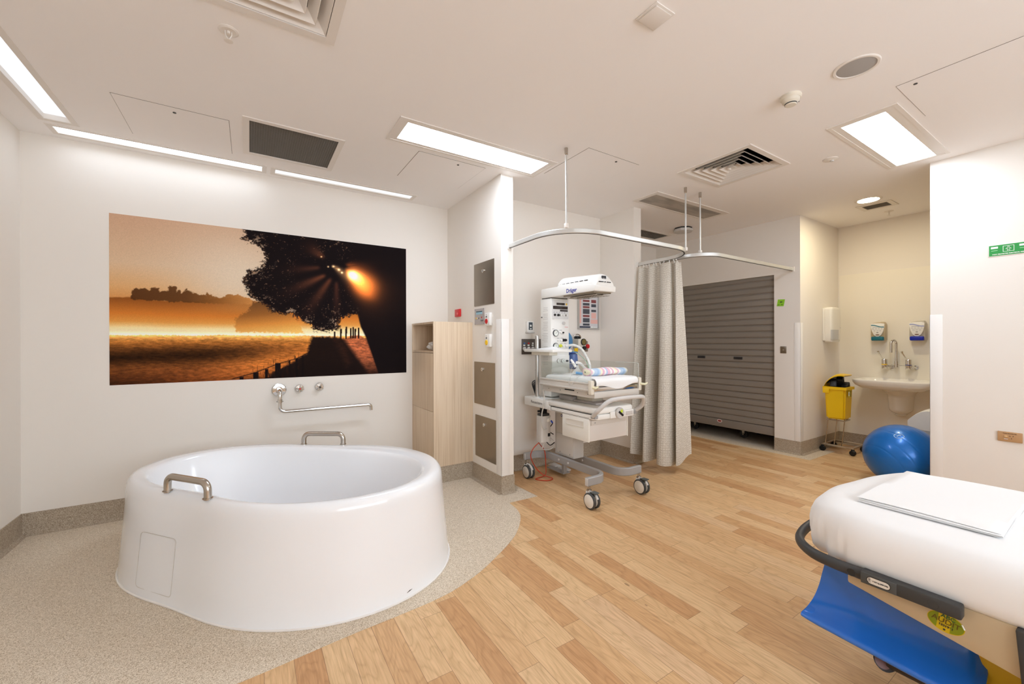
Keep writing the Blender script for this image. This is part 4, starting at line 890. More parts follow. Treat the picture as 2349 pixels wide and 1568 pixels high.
O('connector', M().tube([(2.43, 2.75, 1.06), (2.415, 2.77, 1.10), (2.41, 2.79, 1.125)], [.013, .012, .009], 12), WHITE, t)
for p, q in (((2.385, 2.70, 1.015), (2.43, 2.66, 1.005)), ((2.49, 2.66, 1.012), (2.53, 2.61, 1.0))): O('blue_fitting', M().tube([p, q], .011, 12), mat('pale_blue_fitting', (110, 168, 216), .4), t)
O('thin_tube', M().tube(catmull([(2.44, 2.80, 1.06), (2.33, 2.70, 1.04), (2.265, 2.62, 1.0), (2.218, 2.60, .955), (2.216, 2.58, .925)], 8), .0034, 7).tube(catmull([(2.216, 2.56, .925), (2.217, 2.54, .95), (2.27, 2.53, 1.0), (2.38, 2.60, 1.004), (2.46, 2.68, 1.02)], 8), .0034, 7), clr, t)
hs = []
hose = catmull([(2.575, 3.04, 1.245), (2.615, 2.98, 1.25), (2.66, 2.93, 1.215), (2.69, 2.89, 1.14), (2.685, 2.84, 1.06), (2.64, 2.80, 1.015), (2.57, 2.78, 1.04), (2.50, 2.76, 1.085), (2.44, 2.75, 1.10)], 16)
O('corrugated_hose', M().tube(hose, [.0105 if i % 2 else .0125 for i in range(len(hose))], 10), mat('hose_white', (230, 230, 226), .4), t)
O('green_tube', M().tube(catmull([(2.57, 3.03, 1.20), (2.62, 2.97, 1.185), (2.68, 2.90, 1.11), (2.66, 2.82, 1.03)], 8), .003, 7), mat('green_tube_mat', (150, 196, 170), .35), t)
t = T('paper_pad', (2.34, 3.0, 1.214), 'crumpled white paper sheets on the small side shelf of the warmer', 'paper')
O('sheets', M().grid(lambda u, v: (2.262+.115*v+.06*u, 3.13-.25*u, 1.2150+.020*math.sin(math.pi*u)*math.sin(math.pi*v)+.005*math.sin(9*u+4*v)*math.sin(math.pi*v)), 30, 12), LINEN, t)

# ------------------------------------------------------------------ alcove wall
t = T('nurse_intercom', (2.40, 3.435, 1.376), 'small white wall unit with a dark screen above the bronze gas outlet plate', 'intercom')
O('housing', M().box(2.362, 2.442, 3.40, 3.435, 1.385, 1.492, .005), WHITE, t); O('screen', M().box(2.378, 2.426, 3.398, 3.401, 1.405, 1.482, .001), mat('screen_slate', (70, 80, 88), .3), t)
O('ledge', M().box(2.36, 2.444, 3.385, 3.435, 1.372, 1.386, .003), LGREY, t); O('screen_icon', join(fan((2.402, 3.398, 1.447), *FY, circ(.011, 14), .0006), quad((2.402, 3.398, 1.416), *FY, .02, .010, .0006)), INKW, t)
t = T('medical_gas_panel', (2.47, 3.435, 1.157), 'dark bronze gas outlet plate on the alcove wall behind the side shelf', 'gas outlet panel')
O('plate', M().box(2.312, 2.66, 3.428, 3.435, 1.157, 1.313, .003), mat('bronze_plate', (92, 82, 76), .4, metal=.3), t)
for i, c in enumerate((mat('outlet_blue', (60, 110, 170), .4), RED, WHITE, LGREY)):
    x = 2.342+.052*i; O('gas_outlet', M().lathe([(.02, 0), (.02, .01), (.016, .014), (.009, .016), (.009, .026), (.001, .026)], (x, 3.428, 1.214), '-y', 22), LGREY, t)
    O('outlet_label', quad((x, 3.428, 1.249), *FY, .024, .012), INKW, t); O('outlet_tag', M().box(x-.009, x+.009, 3.422, 3.428, 1.262, 1.276, .002), c, t)
t = T('resuscitation_chart', (3.218, 3.435, 1.42), 'framed flow chart with red and dark boxes on the alcove wall behind the hood', 'chart')
O('frame', M().ring(0, .32, 0, .505, .018, 0, .02).xf(lambda p: Vector((3.058+p.x, 3.435-p.z, 1.42+p.y))), mat('frame_silver', (190, 188, 184), .35, metal=.6), t)
O('sheet', M().box(3.07, 3.366, 3.427, 3.433, 1.43, 1.915), mat('chart_paper', (206, 204, 206), .6), t)
dk_, rd_, pk_, bl_ = mat('chart_slate', (72, 74, 82), .6), mat('chart_maroon', (130, 66, 66), .6), mat('chart_pink', (226, 178, 168), .6), mat('chart_navy', (58, 62, 80), .6)
def cbox(x0, x1, z0, z1): return quad(((x0+x1)/2, 3.427, (z0+z1)/2), *FY, x1-x0, z1-z0)
for b_ in (cbox(3.135, 3.235, 1.855, 1.89), cbox(3.135, 3.235, 1.765, 1.80), cbox(3.135, 3.235, 1.69, 1.717), cbox(3.135, 3.235, 1.595, 1.65), cbox(3.135, 3.235, 1.50, 1.548), cbox(3.135, 3.235, 1.464, 1.488), cbox(3.262, 3.336, 1.80, 1.85), cbox(3.262, 3.336, 1.675, 1.708), cbox(3.262, 3.336, 1.62, 1.645), cbox(3.262, 3.336, 1.865, 1.89)): O('flow_box', b_, dk_, t)
for b_ in (cbox(3.135, 3.235, 1.815, 1.84), cbox(3.135, 3.235, 1.73, 1.753), cbox(3.135, 3.235, 1.66, 1.682), cbox(3.135, 3.235, 1.56, 1.583), cbox(3.262, 3.336, 1.722, 1.757)): O('flow_box', b_, rd_, t)
for b_ in (cbox(3.262, 3.336, 1.545, 1.61), cbox(3.25, 3.358, 1.487, 1.535), cbox(3.078, 3.11, 1.49, 1.905)): O('note_box', b_, pk_, t)
O('navy_footer', cbox(3.08, 3.245, 1.436, 1.458), bl_, t); O('footer_logo', join(fan((3.272, 3.427, 1.447), *FY, circ(.010)), cbox(3.29, 3.355, 1.443, 1.451)), INKW, t)
t = T('red_switch_plate', (3.176, 3.435, 1.172), 'steel wall plate with a red knob below the framed chart', 'switch')
O('plate', M().box(3.14, 3.213, 3.431, 3.435, 1.172, 1.29, .001), STEEL, t); O('knob', M().lathe([(.014, 0), (.014, .02), (.024, .024), (.024, .04), (.018, .046), (.001, .047)], (3.18, 3.431, 1.232), '-y', 22), RED, t)
t = T('suction_regulator', (3.04, 3.435, 1.17), 'cream wall suction regulator with a round gauge beside the red switch plate', 'suction regulator')
O('body', M().box(2.99, 3.10, 3.34, 3.435, 1.205, 1.315, .008), OFFW, t)
O('gauge_rim', M().lathe([(.037, 0), (.037, .012), (.032, .015), (.031, .012)], (3.06, 3.34, 1.28), '-y', 28), BLACK, t); O('gauge_face', fan((3.06, 3.34, 1.28), *FY, circ(.030), .0126), mat('gauge_olive', (120, 106, 60), .4), t)
O('control_knob', M().lathe([(.021, 0), (.021, .02), (.018, .024), (.001, .025)], (3.065, 3.34, 1.215), '-y', 24), BLACK, t)
O('wall_adaptor', M().box(3.005, 3.07, 3.38, 3.435, 1.315, 1.345, .01), BLACK, t); O('handle_loop', M().tube([(3.0+.055*math.cos(a), 3.37, 1.315+.05*math.sin(a)) for a in [math.radians(q) for q in range(20, 165, 12)]], .006, 8), SATIN, t)
O('drain_tube', M().tube(catmull([(3.08, 3.38, 1.20), (3.12, 3.37, 1.12), (3.145, 3.36, 1.02), (3.13, 3.35, .95), (3.05, 3.36, .92)], 8), .006, 8), mat('tube_tan', (196, 186, 168), .4), t)
t = T('suction_jar', (2.96, 3.36, 1.0), 'blue suction collection jar hanging below the cream regulator', 'suction jar')
O('liner_bag', M().lathe([(.03, 0), (.05, .02), (.056, .10), (.05, .16), (.02, .17)], (2.925, 3.36, .99), 'z', 24), mat('jar_blue_clear', (84, 120, 190), .25, alpha=.75), t)
O('jar_lid', M().lathe([(.055, 0), (.055, .015), (.03, .022), (.001, .022)], (2.925, 3.36, 1.16), 'z', 24), mat('jar_lid_blue', (50, 92, 170), .35), t)
O('bracket', M().box(2.91, 2.94, 3.40, 3.435, 1.10, 1.19, .004), GREYM, t); O('yellow_tag', M().box(2.93, 2.98, 3.335, 3.34, 1.175, 1.215, .001), YEL, t)
O('blue_disposable_bag', M().grid(lambda u, v: (2.855+.08*math.sin(math.pi*v)**.6*math.cos(2*math.pi*u)*(1+.08*math.sin(6*math.pi*u)), 3.375+.05*math.sin(math.pi*v)**.6*math.sin(2*math.pi*u), 1.19+.205*v+.01*math.sin(8*math.pi*u)*math.sin(math.pi*v)), 40, 16, cu=True), mat('bag_blue', (74, 132, 180), .4), None, 'blue disposable bag hanging on the alcove wall behind the warmer column', 'bag', smooth=60)

# ------------------------------------------------------------------ curtain tracks and curtain
ZR = 2.10
def rail(pts, r, label, hangers, ends):
    t = T('curtain_track', pts[0], label, 'curtain track')
    O('track', M().bar(fillet(pts, r, 14), .022, .036), RAILM, t)
    O('runner_slot', M().bar([p-Vector((0, 0, .0184)) for p in fillet(pts, r, 14)], .010, .002), BLACK, t)
    for x, y in hangers:
        h = O('hanger_rod', M().tube([(x, y, ZR+.017), (x, y, H-.03)], .0075, 10), RAILM, t)
        O('ceiling_socket', M().lathe([(.013, 0), (.013, .045), (.009, .05)], (x, y, H), '-z', 16), SATIN, h); O('track_clamp', M().box(x-.013, x+.013, y-.013, y+.013, ZR+.016, ZR+.05, .003), FRAMEW, h)
    for (x, y, dx, dy) in ends: O('wall_bracket', M().box(x-(.004 if dx else .02), x+(.004 if dx else .02), y-(.004 if dy else .02), y+(.004 if dy else .02), ZR-.027, ZR+.027, .002), FRAMEW, t)
rail([(1.868, 2.955, ZR), (1.868, 2.225, ZR), (3.475, 2.225, ZR), (3.475, 2.94, ZR)], .36, 'curved curtain track looping around the infant warmer alcove', [(1.955, 2.31), (3.385, 2.315)], [(1.868, 2.952, 0, 1), (3.475, 2.937, 0, 1)])
rail([(3.535, 2.70, ZR), (3.52, 2.205, ZR), (5.21, 2.205, ZR)], .40, 'second curtain track curving across to the wall beside the grey shutter', [(3.615, 2.318)], [(5.207, 2.205, 1, 0)])

def curtain_mat():
    n = NT('patterned_curtain', .85, .2); u = n.n('UVMap').outputs[0]
    v = n.n('TexVoronoi'); v.inputs['Scale'].default_value = 44; v.inputs['Randomness'].default_value = .3; n.put(v.inputs['Vector'], u)
    c = n.ramp(v.outputs['Distance'], [(0, (186, 178, 165)), (.20, (188, 180, 167)), (.30, (216, 211, 201)), (.40, (214, 209, 199)), (.48, (184, 175, 161)), (.60, (190, 182, 169)), (1, (204, 198, 187))])
    n.color(c); n.b.inputs['Sheen Weight'].default_value = .1; return n.m
def interp(P, s):
    L_ = [0]
    for a, b in zip(P, P[1:]): L_.append(L_[-1]+(b-a).length)
    d = s*L_[-1]; i = 0
    while i < len(L_)-2 and L_[i+1] < d: i += 1
    f = (d-L_[i])/(L_[i+1]-L_[i]); return P[i].lerp(P[i+1], f)
bot = [(3.43, 2.925), (3.33, 2.915), (3.285, 2.885), (3.40, 2.862), (3.52, 2.85), (3.55, 2.83), (3.45, 2.80), (3.345, 2.78), (3.33, 2.745), (3.42, 2.72), (3.55, 2.71), (3.58, 2.685), (3.49, 2.655), (3.37, 2.63), (3.335, 2.585), (3.37, 2.535), (3.47, 2.525), (3.56, 2.545), (3.585, 2.52), (3.52, 2.485), (3.455, 2.475), (3.50, 2.462), (3.60, 2.46), (3.67, 2.45)]
top = [(3.475+(x-3.45)*.26+.004, 2.935-(2.935-y)*.96) for x, y in bot]
Pb = [Vector((*p, 0)) for p in catmull([(a, b, 0) for a, b in bot], 8)]; Pt = [Vector((*p, 0)) for p in catmull([(a, b, 0) for a, b in top], 8)]
Pb = [Vector((p[0], p[1], 0)) for p in Pb]; Pt = [Vector((p[0], p[1], 0)) for p in Pt]
NS, NZ = 260, 44; ZB, ZT = .085, 2.062
cu = M(); cu.uv = []
for i in range(NS):
    s = i/(NS-1); a, b = interp(Pb, s), interp(Pt, s)
    for j in range(NZ):
        z = j/(NZ-1); k = z**1.25; p = a.lerp(b, k)
        wv = .006*math.sin(3*z+11*s)*(1-z)
        drop = .016*math.sin(13*s+1)+(.075*smooth(.9, 1, s)) + .05*smooth(.25, 0, s)
        cu.v.append((p.x+wv, p.y+wv*.4, (ZB+drop)*(1-z)+(ZT-.012*math.sin(40*s)**2-.03*smooth(.1, 0, s))*z)); cu.uv.append((s*1.9, z*1.98))
for i in range(NS-1):
    for j in range(NZ-1): q = i*NZ+j; cu.f.append((q, q+NZ, q+NZ+1, q+1))
ct = T('hospital_curtain', (3.47, 2.7, .08), 'beige patterned privacy curtain bunched at the end of its track', 'curtain')
O('curtain_fabric', cu, curtain_mat(), ct, smooth=180)
for i in range(12):
    p = interp(Pt, (i+.5)/12); O('curtain_hook', M().tube([(3.475+(p.x-3.475)*.5, p.y, 2.05), (3.475, p.y, 2.082)], .003, 6).box(3.469, 3.481, p.y-.004, p.y+.004, 2.072, 2.083), WHITE, ct)

# ------------------------------------------------------------------ roller shutter and what is behind it
rs_ = T('roller_shutter', (5.25, 3.17, .16), 'grey ribbed roller shutter pulled almost to the floor', 'shutter')
SHUT = mat('shutter_grey', (138, 130, 121), .42, metal=.1)
ns_ = 24; zb, zt = .255, 2.09; st = (zt-zb)/ns_; prof = []
for i in range(ns_):
    z = zb+i*st; prof += [(5.252, z), (5.240, z+.012), (5.2395, z+st*.55), (5.2425, z+st-.014), (5.252, z+st-.006)]
prof.append((5.252, zt)); m = M()
for y in (2.404, 3.938):
    m.v += [(x, y, z) for x, z in prof]
n = len(prof); m.f = [(i, i+1, n+i+1, n+i) for i in range(n-1)]
O('slat_curtain', m, SHUT, rs_, smooth=25)
O('bottom_rail', M().box(5.232, 5.262, 2.404, 3.938, .158, .256, .004), mat('shutter_rail', (132, 124, 116), .42, metal=.2), rs_)
for y in (3.345, 2.842): O('lock_slot', M().box(5.231, 5.241, y-.055, y+.055, 1.052, 1.085, .003).box(5.2295, 5.232, y-.04, y+.04, 1.06, 1.077, .002), mat('lock_dark', (60, 58, 60), .4, metal=.4), rs_)
O('maker_badge', fan((5.232, 3.085, .232), *FX, circ(.022, 24, 1.6), .0006), mat('badge_pale', (214, 196, 190), .5), rs_); O('badge_print', fan((5.231, 3.085, .232), *FX, circ(.013, 20, 1.9), .0006), mat('badge_red', (150, 66, 60), .5), rs_)
t = T('storage_trolley', (5.62, 3.3, 0), 'dark wheeled trolley half hidden below the roller shutter', 'trolley')
O('deck', M().box(5.48, 5.95, 2.85, 3.72, .20, .60, .01), mat('trolley_dark', (40, 38, 38), .6), t)
for x, y in ((5.52, 3.62), (5.52, 2.92), (5.90, 3.62), (5.90, 2.92)):
    c = O('castor', M().lathe([(.05, -.012), (.05, .012)], (x, y, .052), 'x', 24), BLACK, t)
    O('fork', M().box(x-.02, x-.016, y-.016, y+.016, .06, .16, .002).box(x+.016, x+.02, y-.016, y+.016, .06, .16, .002).box(x-.02, x+.02, y-.016, y+.016, .15, .20, .003).lathe([(.008, -.026), (.008, .026)], (x, y, .052), 'x', 12), SATIN, c)
t = T('sticky_note', (5.208, 2.335, 1.69), 'bright green note stuck to the wall beside the shutter', 'note')
O('paper', M().grid(lambda u, v: (5.2085-.010*max(0, .5-v)**2-.006*u*max(0, .6-v), 2.372-.075*u-.012*(v), 1.692+.078*v-.004*u), 8, 8), mat('note_green', (140, 200, 44), .7), t)
O('handwriting', join(quad((5.207, 2.325, 1.738), *FX, .026, .010, .001), quad((5.2035, 2.35, 1.706), *FX, .016, .005, .001), quad((5.2035, 2.315, 1.706), *FX, .016, .006, .001)), INKD, t)
t = T('key_switch', (5.21, 2.302, 1.142), 'small steel key switch plate between the shutter and the corner guard', 'switch')
O('plate', M().box(5.204, 5.21, 2.27, 2.335, 1.142, 1.223, .002), STEEL, t); O('key_barrel', M().lathe([(.010, 0), (.010, .004), (.006, .005)], (5.204, 2.302, 1.182), '-x', 16), CHROME, t)

# ------------------------------------------------------------------ hand basin corner
def towel(u, v):
    a = 2*math.pi*u; c, s = math.cos(a), math.sin(a); pw = .45; px = math.copysign(abs(c)**pw, c); py = math.copysign(abs(s)**pw, s)
    q = [(.001, 0), (.80, .0), (.90, .012), (.96, .05), (1, .15), (1, .36), (.97, .395), (.88, .412), (.6, .418), (.001, .420)]
    t_ = v*(len(q)-1); i = min(int(t_), len(q)-2); f = t_-i; r = q[i][0]*(1-f)+q[i+1][0]*f; z = q[i][1]*(1-f)+q[i+1][1]*f
    return (5.905+.135*px*r, 2.075+.052*py*r, 1.268+z)
t = T('paper_towel_dispenser', (5.905, 2.13, 1.268), 'tall white paper towel dispenser on the wall above the yellow bin', 'towel dispenser')
O('cover', M().grid(towel, 56, 28, cu=True), WHITE2, t, smooth=50); O('backplate', M().box(5.775, 6.035, 2.10, 2.13, 1.285, 1.675, .008), WHITE2, t)
wn = M(); wn.grid(lambda u, v: ((5.905+.137*math.copysign(abs(math.cos(a))**.45, math.cos(a)), 2.075+.054*math.copysign(abs(math.sin(a))**.45, math.sin(a)), 1.298+.118*v) if (a := math.radians(200+72*u)) else None), 20, 4); O('level_window', wn, mat('window_grey', (190, 190, 190), .3), t)
O('lock_dot', M().lathe([(.004, 0), (.003, .002)], (5.99, 2.0225, 1.44), '-y', 10), INK, t)
def soap(y, tint, pump, wave, label, amb):
    t = T('soap_dispenser', (6.25, y, 1.29), label, 'soap dispenser', 'soap dispensers over the basin')
    O('back_shell', M().rprism([(y-.066, 1.285), (y+.066, 1.285), (y+.066, 1.46), (y+.05, 1.492), (y-.05, 1.505), (y-.066, 1.47)], 'x', 6.165, 6.25, .012), amb, t)
    sh_ = [(y+.062, 1.478), (y+.06, 1.44), (y+.052, 1.395), (y+.035, 1.352), (y+.012, 1.332), (y-.012, 1.332), (y-.035, 1.352), (y-.052, 1.395), (y-.06, 1.44), (y-.062, 1.478), (y-.03, 1.486), (y+.03, 1.486)]
    O('front_shield', M().rprism(sh_, 'x', 6.150, 6.170, .004), WHITE, t)
    O('wave_band', M().grid(lambda u, v: (6.1488, y+.058-.116*u, 1.470-.022*smooth(.15, .85, u)-.012*v), 14, 3), wave, t)
    O('hand_icons', join(*[M().tube([(6.1495, yy+.0068*math.cos(q), zz+.0068*math.sin(q)) for q in [2*math.pi*k/14 for k in range(14)]], .0011, 5, closed=True) for yy, zz in [(y+.038-.0255*i, 1.422) for i in range(4)]+[(y+.026-.0255*i, 1.401) for i in range(3)]], quad((6.150, y, 1.44), *FX, .085, .004, .0008)), mat('icon_grey', (150, 156, 168), .6), t)
    O('brand_mark', quad((6.150, y, 1.379), *FX, .018, .006, .0008), INKD, t); O('sight_window', fan((6.150, y, 1.352), *FX, circ(.007, 20, 2.6), .0008), mat('amber_window', (128, 96, 76), .4), t)
    O('push_bar', M().box(6.138, 6.19, y-.056, y+.056, 1.285, 1.332, .010, 3), pump, t)
soap(1.722, 0, mat('pump_teal', (18, 104, 122), .3), mat('wave_teal', (70, 130, 146), .5), 'soap dispenser with a teal push bar over the basin', mat('shell_amber', (206, 186, 150), .3, alpha=.6))
soap(1.388, 0, mat('pump_blue', (10, 38, 168), .25), mat('wave_lilac', (160, 168, 214), .5), 'soap dispenser with a royal blue push bar near the tall partition', mat('shell_grey', (200, 194, 182), .3, alpha=.6))
t = T('basin_tap_set', (6.25, 1.563, .98), 'chrome gooseneck wall tap with two lever handles over the basin', 'tap')
O('bridge_pipe', M().tube([(6.17, 1.665, 1.003), (6.17, 1.46, 1.003)], .0045, 10), CHROME, t)
O('gooseneck', M().tube(fillet([(6.17, 1.563, .99), (6.17, 1.563, 1.288), (6.085, 1.585, 1.288), (6.085, 1.585, 1.15)], .0435, 10), .012, 14).tube([(6.17, 1.563, .985), (6.17, 1.563, 1.05)], .0165, 16), CHROME, t)
for y, c, n_ in ((1.665, YEL2, 'hot'), (1.46, mat('ring_blue', (40, 50, 130), .4), 'cold')):
    b = O('valve_body', M().lathe([(.024, -.055), (.026, -.05), (.026, .05), (.024, .055)], (6.17, y, 1.018), 'z', 22), CHROME, t)
    O('colour_ring', M().lathe([(.0268, -.004), (.0268, .004)], (6.17, y, 1.012), 'z', 22), c, b)
    O('lever', M().tube([(6.165, y+.003, 1.06), (6.13, y+.018, 1.10), (6.10, y+.034, 1.145), (6.095, y+.037, 1.165)], [.006, .006, .008, .011], 10), CHROME, b)
    O('wall_union', M().tube([(6.17, y-.02, .995), (6.21, y-.045, .985), (6.25, y-.045, .985)], .012, 10).lathe([(.026, 0), (.022, .010)], (6.25, y-.045, .985), '-x', 18), CHROME, b)
# basin
by, bw = 1.535, .34
def basin(u, v):
    a = 2*math.pi*u; c, s = math.cos(a), math.sin(a); pw = .36; px = math.copysign(abs(c)**pw, c); py = math.copysign(abs(s)**pw, s)
    q = [(.001, .735), (.45, .738), (.78, .752), (.93, .785), (.985, .815), (1, .838), (.995, .846), (.97, .850), (.93, .848), (.88, .838), (.80, .80), (.6, .765), (.3, .755), (.001, .754)]
    t_ = v*(len(q)-1); i = min(int(t_), len(q)-2); f = t_-i; r = q[i][0]*(1-f)+q[i+1][0]*f; z = q[i][1]*(1-f)+q[i+1][1]*f
    return (min(6.25, 6.015-.24*px*r), by+bw*py*r, z)
t = T('wash_basin', (6.01, by, .44), 'white wall-hung hand basin under the soap dispensers', 'wash basin')
O('bowl', M().grid(basin, 80, 40, cu=True), PORC, t, smooth=50)
O('shroud', M().grid(lambda u, v: (6.25-.34*math.sin(math.pi*u)**.8*(1-.36*smooth(0, .3, v)-.12*v-.3*smooth(.75, 1, v)**2), by-.165*math.cos(math.pi*u)*(1-.30*smooth(0, .28, v)-.12*v-.35*smooth(.72, 1, v)**2), .755-.315*v), 36, 18), PORC, t, smooth=60)
O('shroud_cap', M().ell((6.21, by, .448), (.07, .05, .012), 24, 10), PORC, t, smooth=60)
# yellow clinical bin on its stand
t = T('clinical_waste_bin', (5.66, 1.93, .39), 'open yellow clinical waste bin packed with black plastic beside the basin', 'waste bin')
def binb(z): k = .86+.14*(z-.395)/.36; return k
bx0, bx1, by0, by1 = 5.555, 5.765, 1.832, 2.03
def frust(x0, x1, y0, y1, z0, z1, k): cx, cy = (x0+x1)/2, (y0+y1)/2; a, b = (x1-x0)/2, (y1-y0)/2; return [(cx+sx*a*q, cy+sy*b*q, z) for q, z in ((k, z0), (1, z1)) for sx, sy in ((-1, -1), (1, -1), (1, 1), (-1, 1))]
bm = bmesh.new(); vs = [bm.verts.new(p) for p in frust(bx0, bx1, by0, by1, .40, .745, .88)]
for f in ((0, 3, 2, 1), (0, 1, 5, 4), (1, 2, 6, 5), (2, 3, 7, 6), (3, 0, 4, 7)): bm.faces.new([vs[k] for k in f])
bmesh.ops.bevel(bm, geom=[e for e in bm.edges if not e.is_boundary], offset=.016, segments=3, affect='EDGES')
O('body', M().bm(bm), YEL, t); O('rim', M().ring(bx0-.012, bx1+.012, by0-.012, by1+.012, .018, .735, .765), YEL, t)
O('pail_hinge', M().box(bx0-.014, bx0+.004, by1-.05, by1+.012, .69, .75, .004), YEL, t)
def lid(u, v):
    a = -.10+.95*v; ww = .108+.010*math.sin(math.pi*v)
    return (bx0+.105+(u-.5)*2*ww, by1-.19*v**1.1, .775+.155*math.sin(1.35*v**.8)-.028*v**3+.022*(1-abs(2*u-1)**3)*math.sin(math.pi*min(1, v*1.1)))
lm = M().grid(lid, 16, 18); n0 = len(lm.v); lm.v += [(x, y+.004, z-.012) for x, y, z in lm.v]; lm.f += [tuple(i+n0 for i in reversed(f)) for f in lm.f]
def brd(nu, nv): return [i*nv for i in range(nu)]+[(nu-1)*nv+j for j in range(1, nv)]+[i*nv+nv-1 for i in range(nu-2, -1, -1)]+[j for j in range(nv-2, 0, -1)]
bd = brd(16, 18); lm.f += [(bd[i], bd[(i+1) % len(bd)], bd[(i+1) % len(bd)]+n0, bd[i]+n0) for i in range(len(bd))]
O('lid', lm, YEL, t, smooth=50)
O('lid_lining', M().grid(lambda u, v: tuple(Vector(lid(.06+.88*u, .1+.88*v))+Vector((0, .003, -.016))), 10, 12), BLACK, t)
O('hazard_label', join(quad((5.665, by0, .69), X_, Z_, .10, .08, .0045)), mat('label_yellow', (216, 196, 60), .5), t); O('hazard_mark', join(fan((5.64, by0, .69), X_, Z_, circ(.024, 20, .8), .0055)), INKW, t); O('hazard_print', join(*[quad((5.692, by0, .712-.016*i), X_, Z_, .03, .007, .0055) for i in range(4)]+[fan((5.64, by0, .69), X_, Z_, circ(.011, 8, .6), .0062)]), INKD, t)
def junk(c, d, a, b, label):
    mm = M().box(-d[0], d[0], -d[1], d[1], -d[2], d[2], .008); R_ = Matrix.Rotation(a, 3, 'Z') @ Matrix.Rotation(b, 3, 'Y'); mm.xf(lambda p: R_ @ p+Vector(c))
    for k in range(5):
        q = M().box(-d[0]*.8, d[0]*.8, -d[1]-.003, d[1]+.003, -d[2]+d[2]*(.3+.35*k)-.002, -d[2]+d[2]*(.3+.35*k)+.002); q.xf(lambda p: R_ @ p+Vector(c)); mm.add(q.v, q.f)
    O('black_plastic_tray', mm, BLACK, None, label, 'tray', 'black plastic trays in the yellow bin')
junk((5.625, 1.965, .79), (.05, .03, .05), .3, .5, 'ridged black plastic piece nearest the hinge of the yellow bin')
junk((5.68, 1.92, .82), (.045, .03, .055), .2, -.5, 'black ribbed plastic piece propping up the yellow bin lid')
junk((5.675, 1.868, .775), (.06, .026, .026), .1, -.35, 'flat black plastic piece at the open lip of the yellow bin')
st_ = T('bin_stand', (5.88, 1.96, 0), 'low steel wheeled stand carrying the yellow clinical bin', 'bin stand')
sx0, sx1, sy0, sy1 = 5.66, 5.97, 1.80, 2.085
O('base_frame', M().bar([(sx0, sy0, .08), (sx1, sy0, .08), (sx1, sy1, .08), (sx0, sy1, .08)], .02, .022, closed=True), SATIN, st_)
for x, y in ((5.675, 2.065), (5.675, 1.98), (5.70, 1.915)):
    O('upright', M().tube([(x, y, .085), (x+.005, y-.025, .36), (x-.01, y-.03, .386)], .005, 8), SATIN, st_)
O('cradle', M().bar([(5.58, 1.855, .386), (5.745, 1.855, .386), (5.745, 2.01, .386), (5.58, 2.01, .386)], .010, .012, closed=True), SATIN, st_)
for x, y in ((sx0, sy0), (sx1, sy0), (sx1, sy1), (sx0, sy1)):
    c = O('castor', M().lathe([(.024, -.018), (.03, -.012), (.03, .012), (.024, .018)], (x, y, .031), 'x', 20), BLACK, st_); O('swivel', M().box(x-.014, x+.014, y-.014, y+.014, .05, .07, .003), BLACK, c)
# ball and lidded bin
BX, BY, BR = 4.875, 1.20, .268
bl = T('exercise_ball', (BX, BY, 0), 'large shiny blue exercise ball beside the tall partition', 'exercise ball')
def ball(u, v):
    a = 2*math.pi*u; p = math.pi*(v-.5); ax_ = Vector((.78, -.45, .43)).normalized(); b1 = ax_.cross(Z_).normalized(); b2 = ax_.cross(b1)
    rr = BR*(1-.006*max(0, 1-abs(((math.degrees(p)+90) % 18)-9)/1.6) if abs(math.degrees(p)) < 75 else 1)
    q = (b1*math.cos(a)+b2*math.sin(a))*math.cos(p)*rr+ax_*math.sin(p)*rr; return (BX+q.x, BY+q.y, BR+q.z-.002)
O('ball_skin', M().grid(ball, 72, 140, cu=True), mat('ball_blue', (12, 104, 186), .3, coat=.2, metal=.2), bl, smooth=60)
def onball(dx, dy): d = Vector((-.80, -.12, .86)).normalized(); a = d.cross(Z_).normalized(); b = a.cross(d); return Vector((BX, BY, BR-.002))+(d+a*dx+b*dy).normalized()*(BR+.0006)
O('printed_logo', join(M().tube([onball(.12*math.cos(q), .09*math.sin(q)+.02) for q in [2*math.pi*k/28 for k in range(28)]], .0022, 5, closed=True), M().tube([onball(-.05+.05*k, .02+.03*math.sin(2*k)) for k in [i/6 for i in range(13)]], .003, 5)), mat('logo_pale', (190, 216, 240), .4), bl)
t = T('lidded_bin', (5.52, 1.10, 0), 'white bin with a sloped lid behind the blue exercise ball', 'waste bin')
O('body', M().rprism([(5.37, .98), (5.69, .98), (5.69, 1.25), (5.37, 1.25)], 'z', .0, .425, .02), mat('bin_grey', (206, 206, 206), .4), t)
O('bag_overhang', M().grid(lambda u, v: (5.53-.172*math.copysign(abs(math.cos(2*math.pi*u))**.4, math.cos(2*math.pi*u))*(1+.012*math.sin(30*u)), 1.115+.147*math.copysign(abs(math.sin(2*math.pi*u))**.4, math.sin(2*math.pi*u)), .335+.10*v+.008*math.sin(17*u*3)*(1-v)), 80, 4, cu=True), mat('bag_clear', (216, 220, 226), .3, alpha=.7), t)
def lidw(u, v):
    x = 5.355+.35*u; y = 1.275-.32*v; h = .055*(1-abs(2*u-1)**2.5); prof = .485+.135*math.sin(math.pi*min(1, v*.95+.05))**.8
    return (x, y, prof+h*.2)
lw = M().grid(lidw, 20, 24); n0 = len(lw.v); lw.v += [(x, y, .436) for x, y, z in lw.v]; lw.f += [tuple(i+n0 for i in reversed(f)) for f in lw.f]; bd = brd(20, 24); lw.f += [(bd[i], bd[(i+1) % len(bd)], bd[(i+1) % len(bd)]+n0, bd[i]+n0) for i in range(len(bd))]
O('lid', lw, WHITE, t, smooth=40)

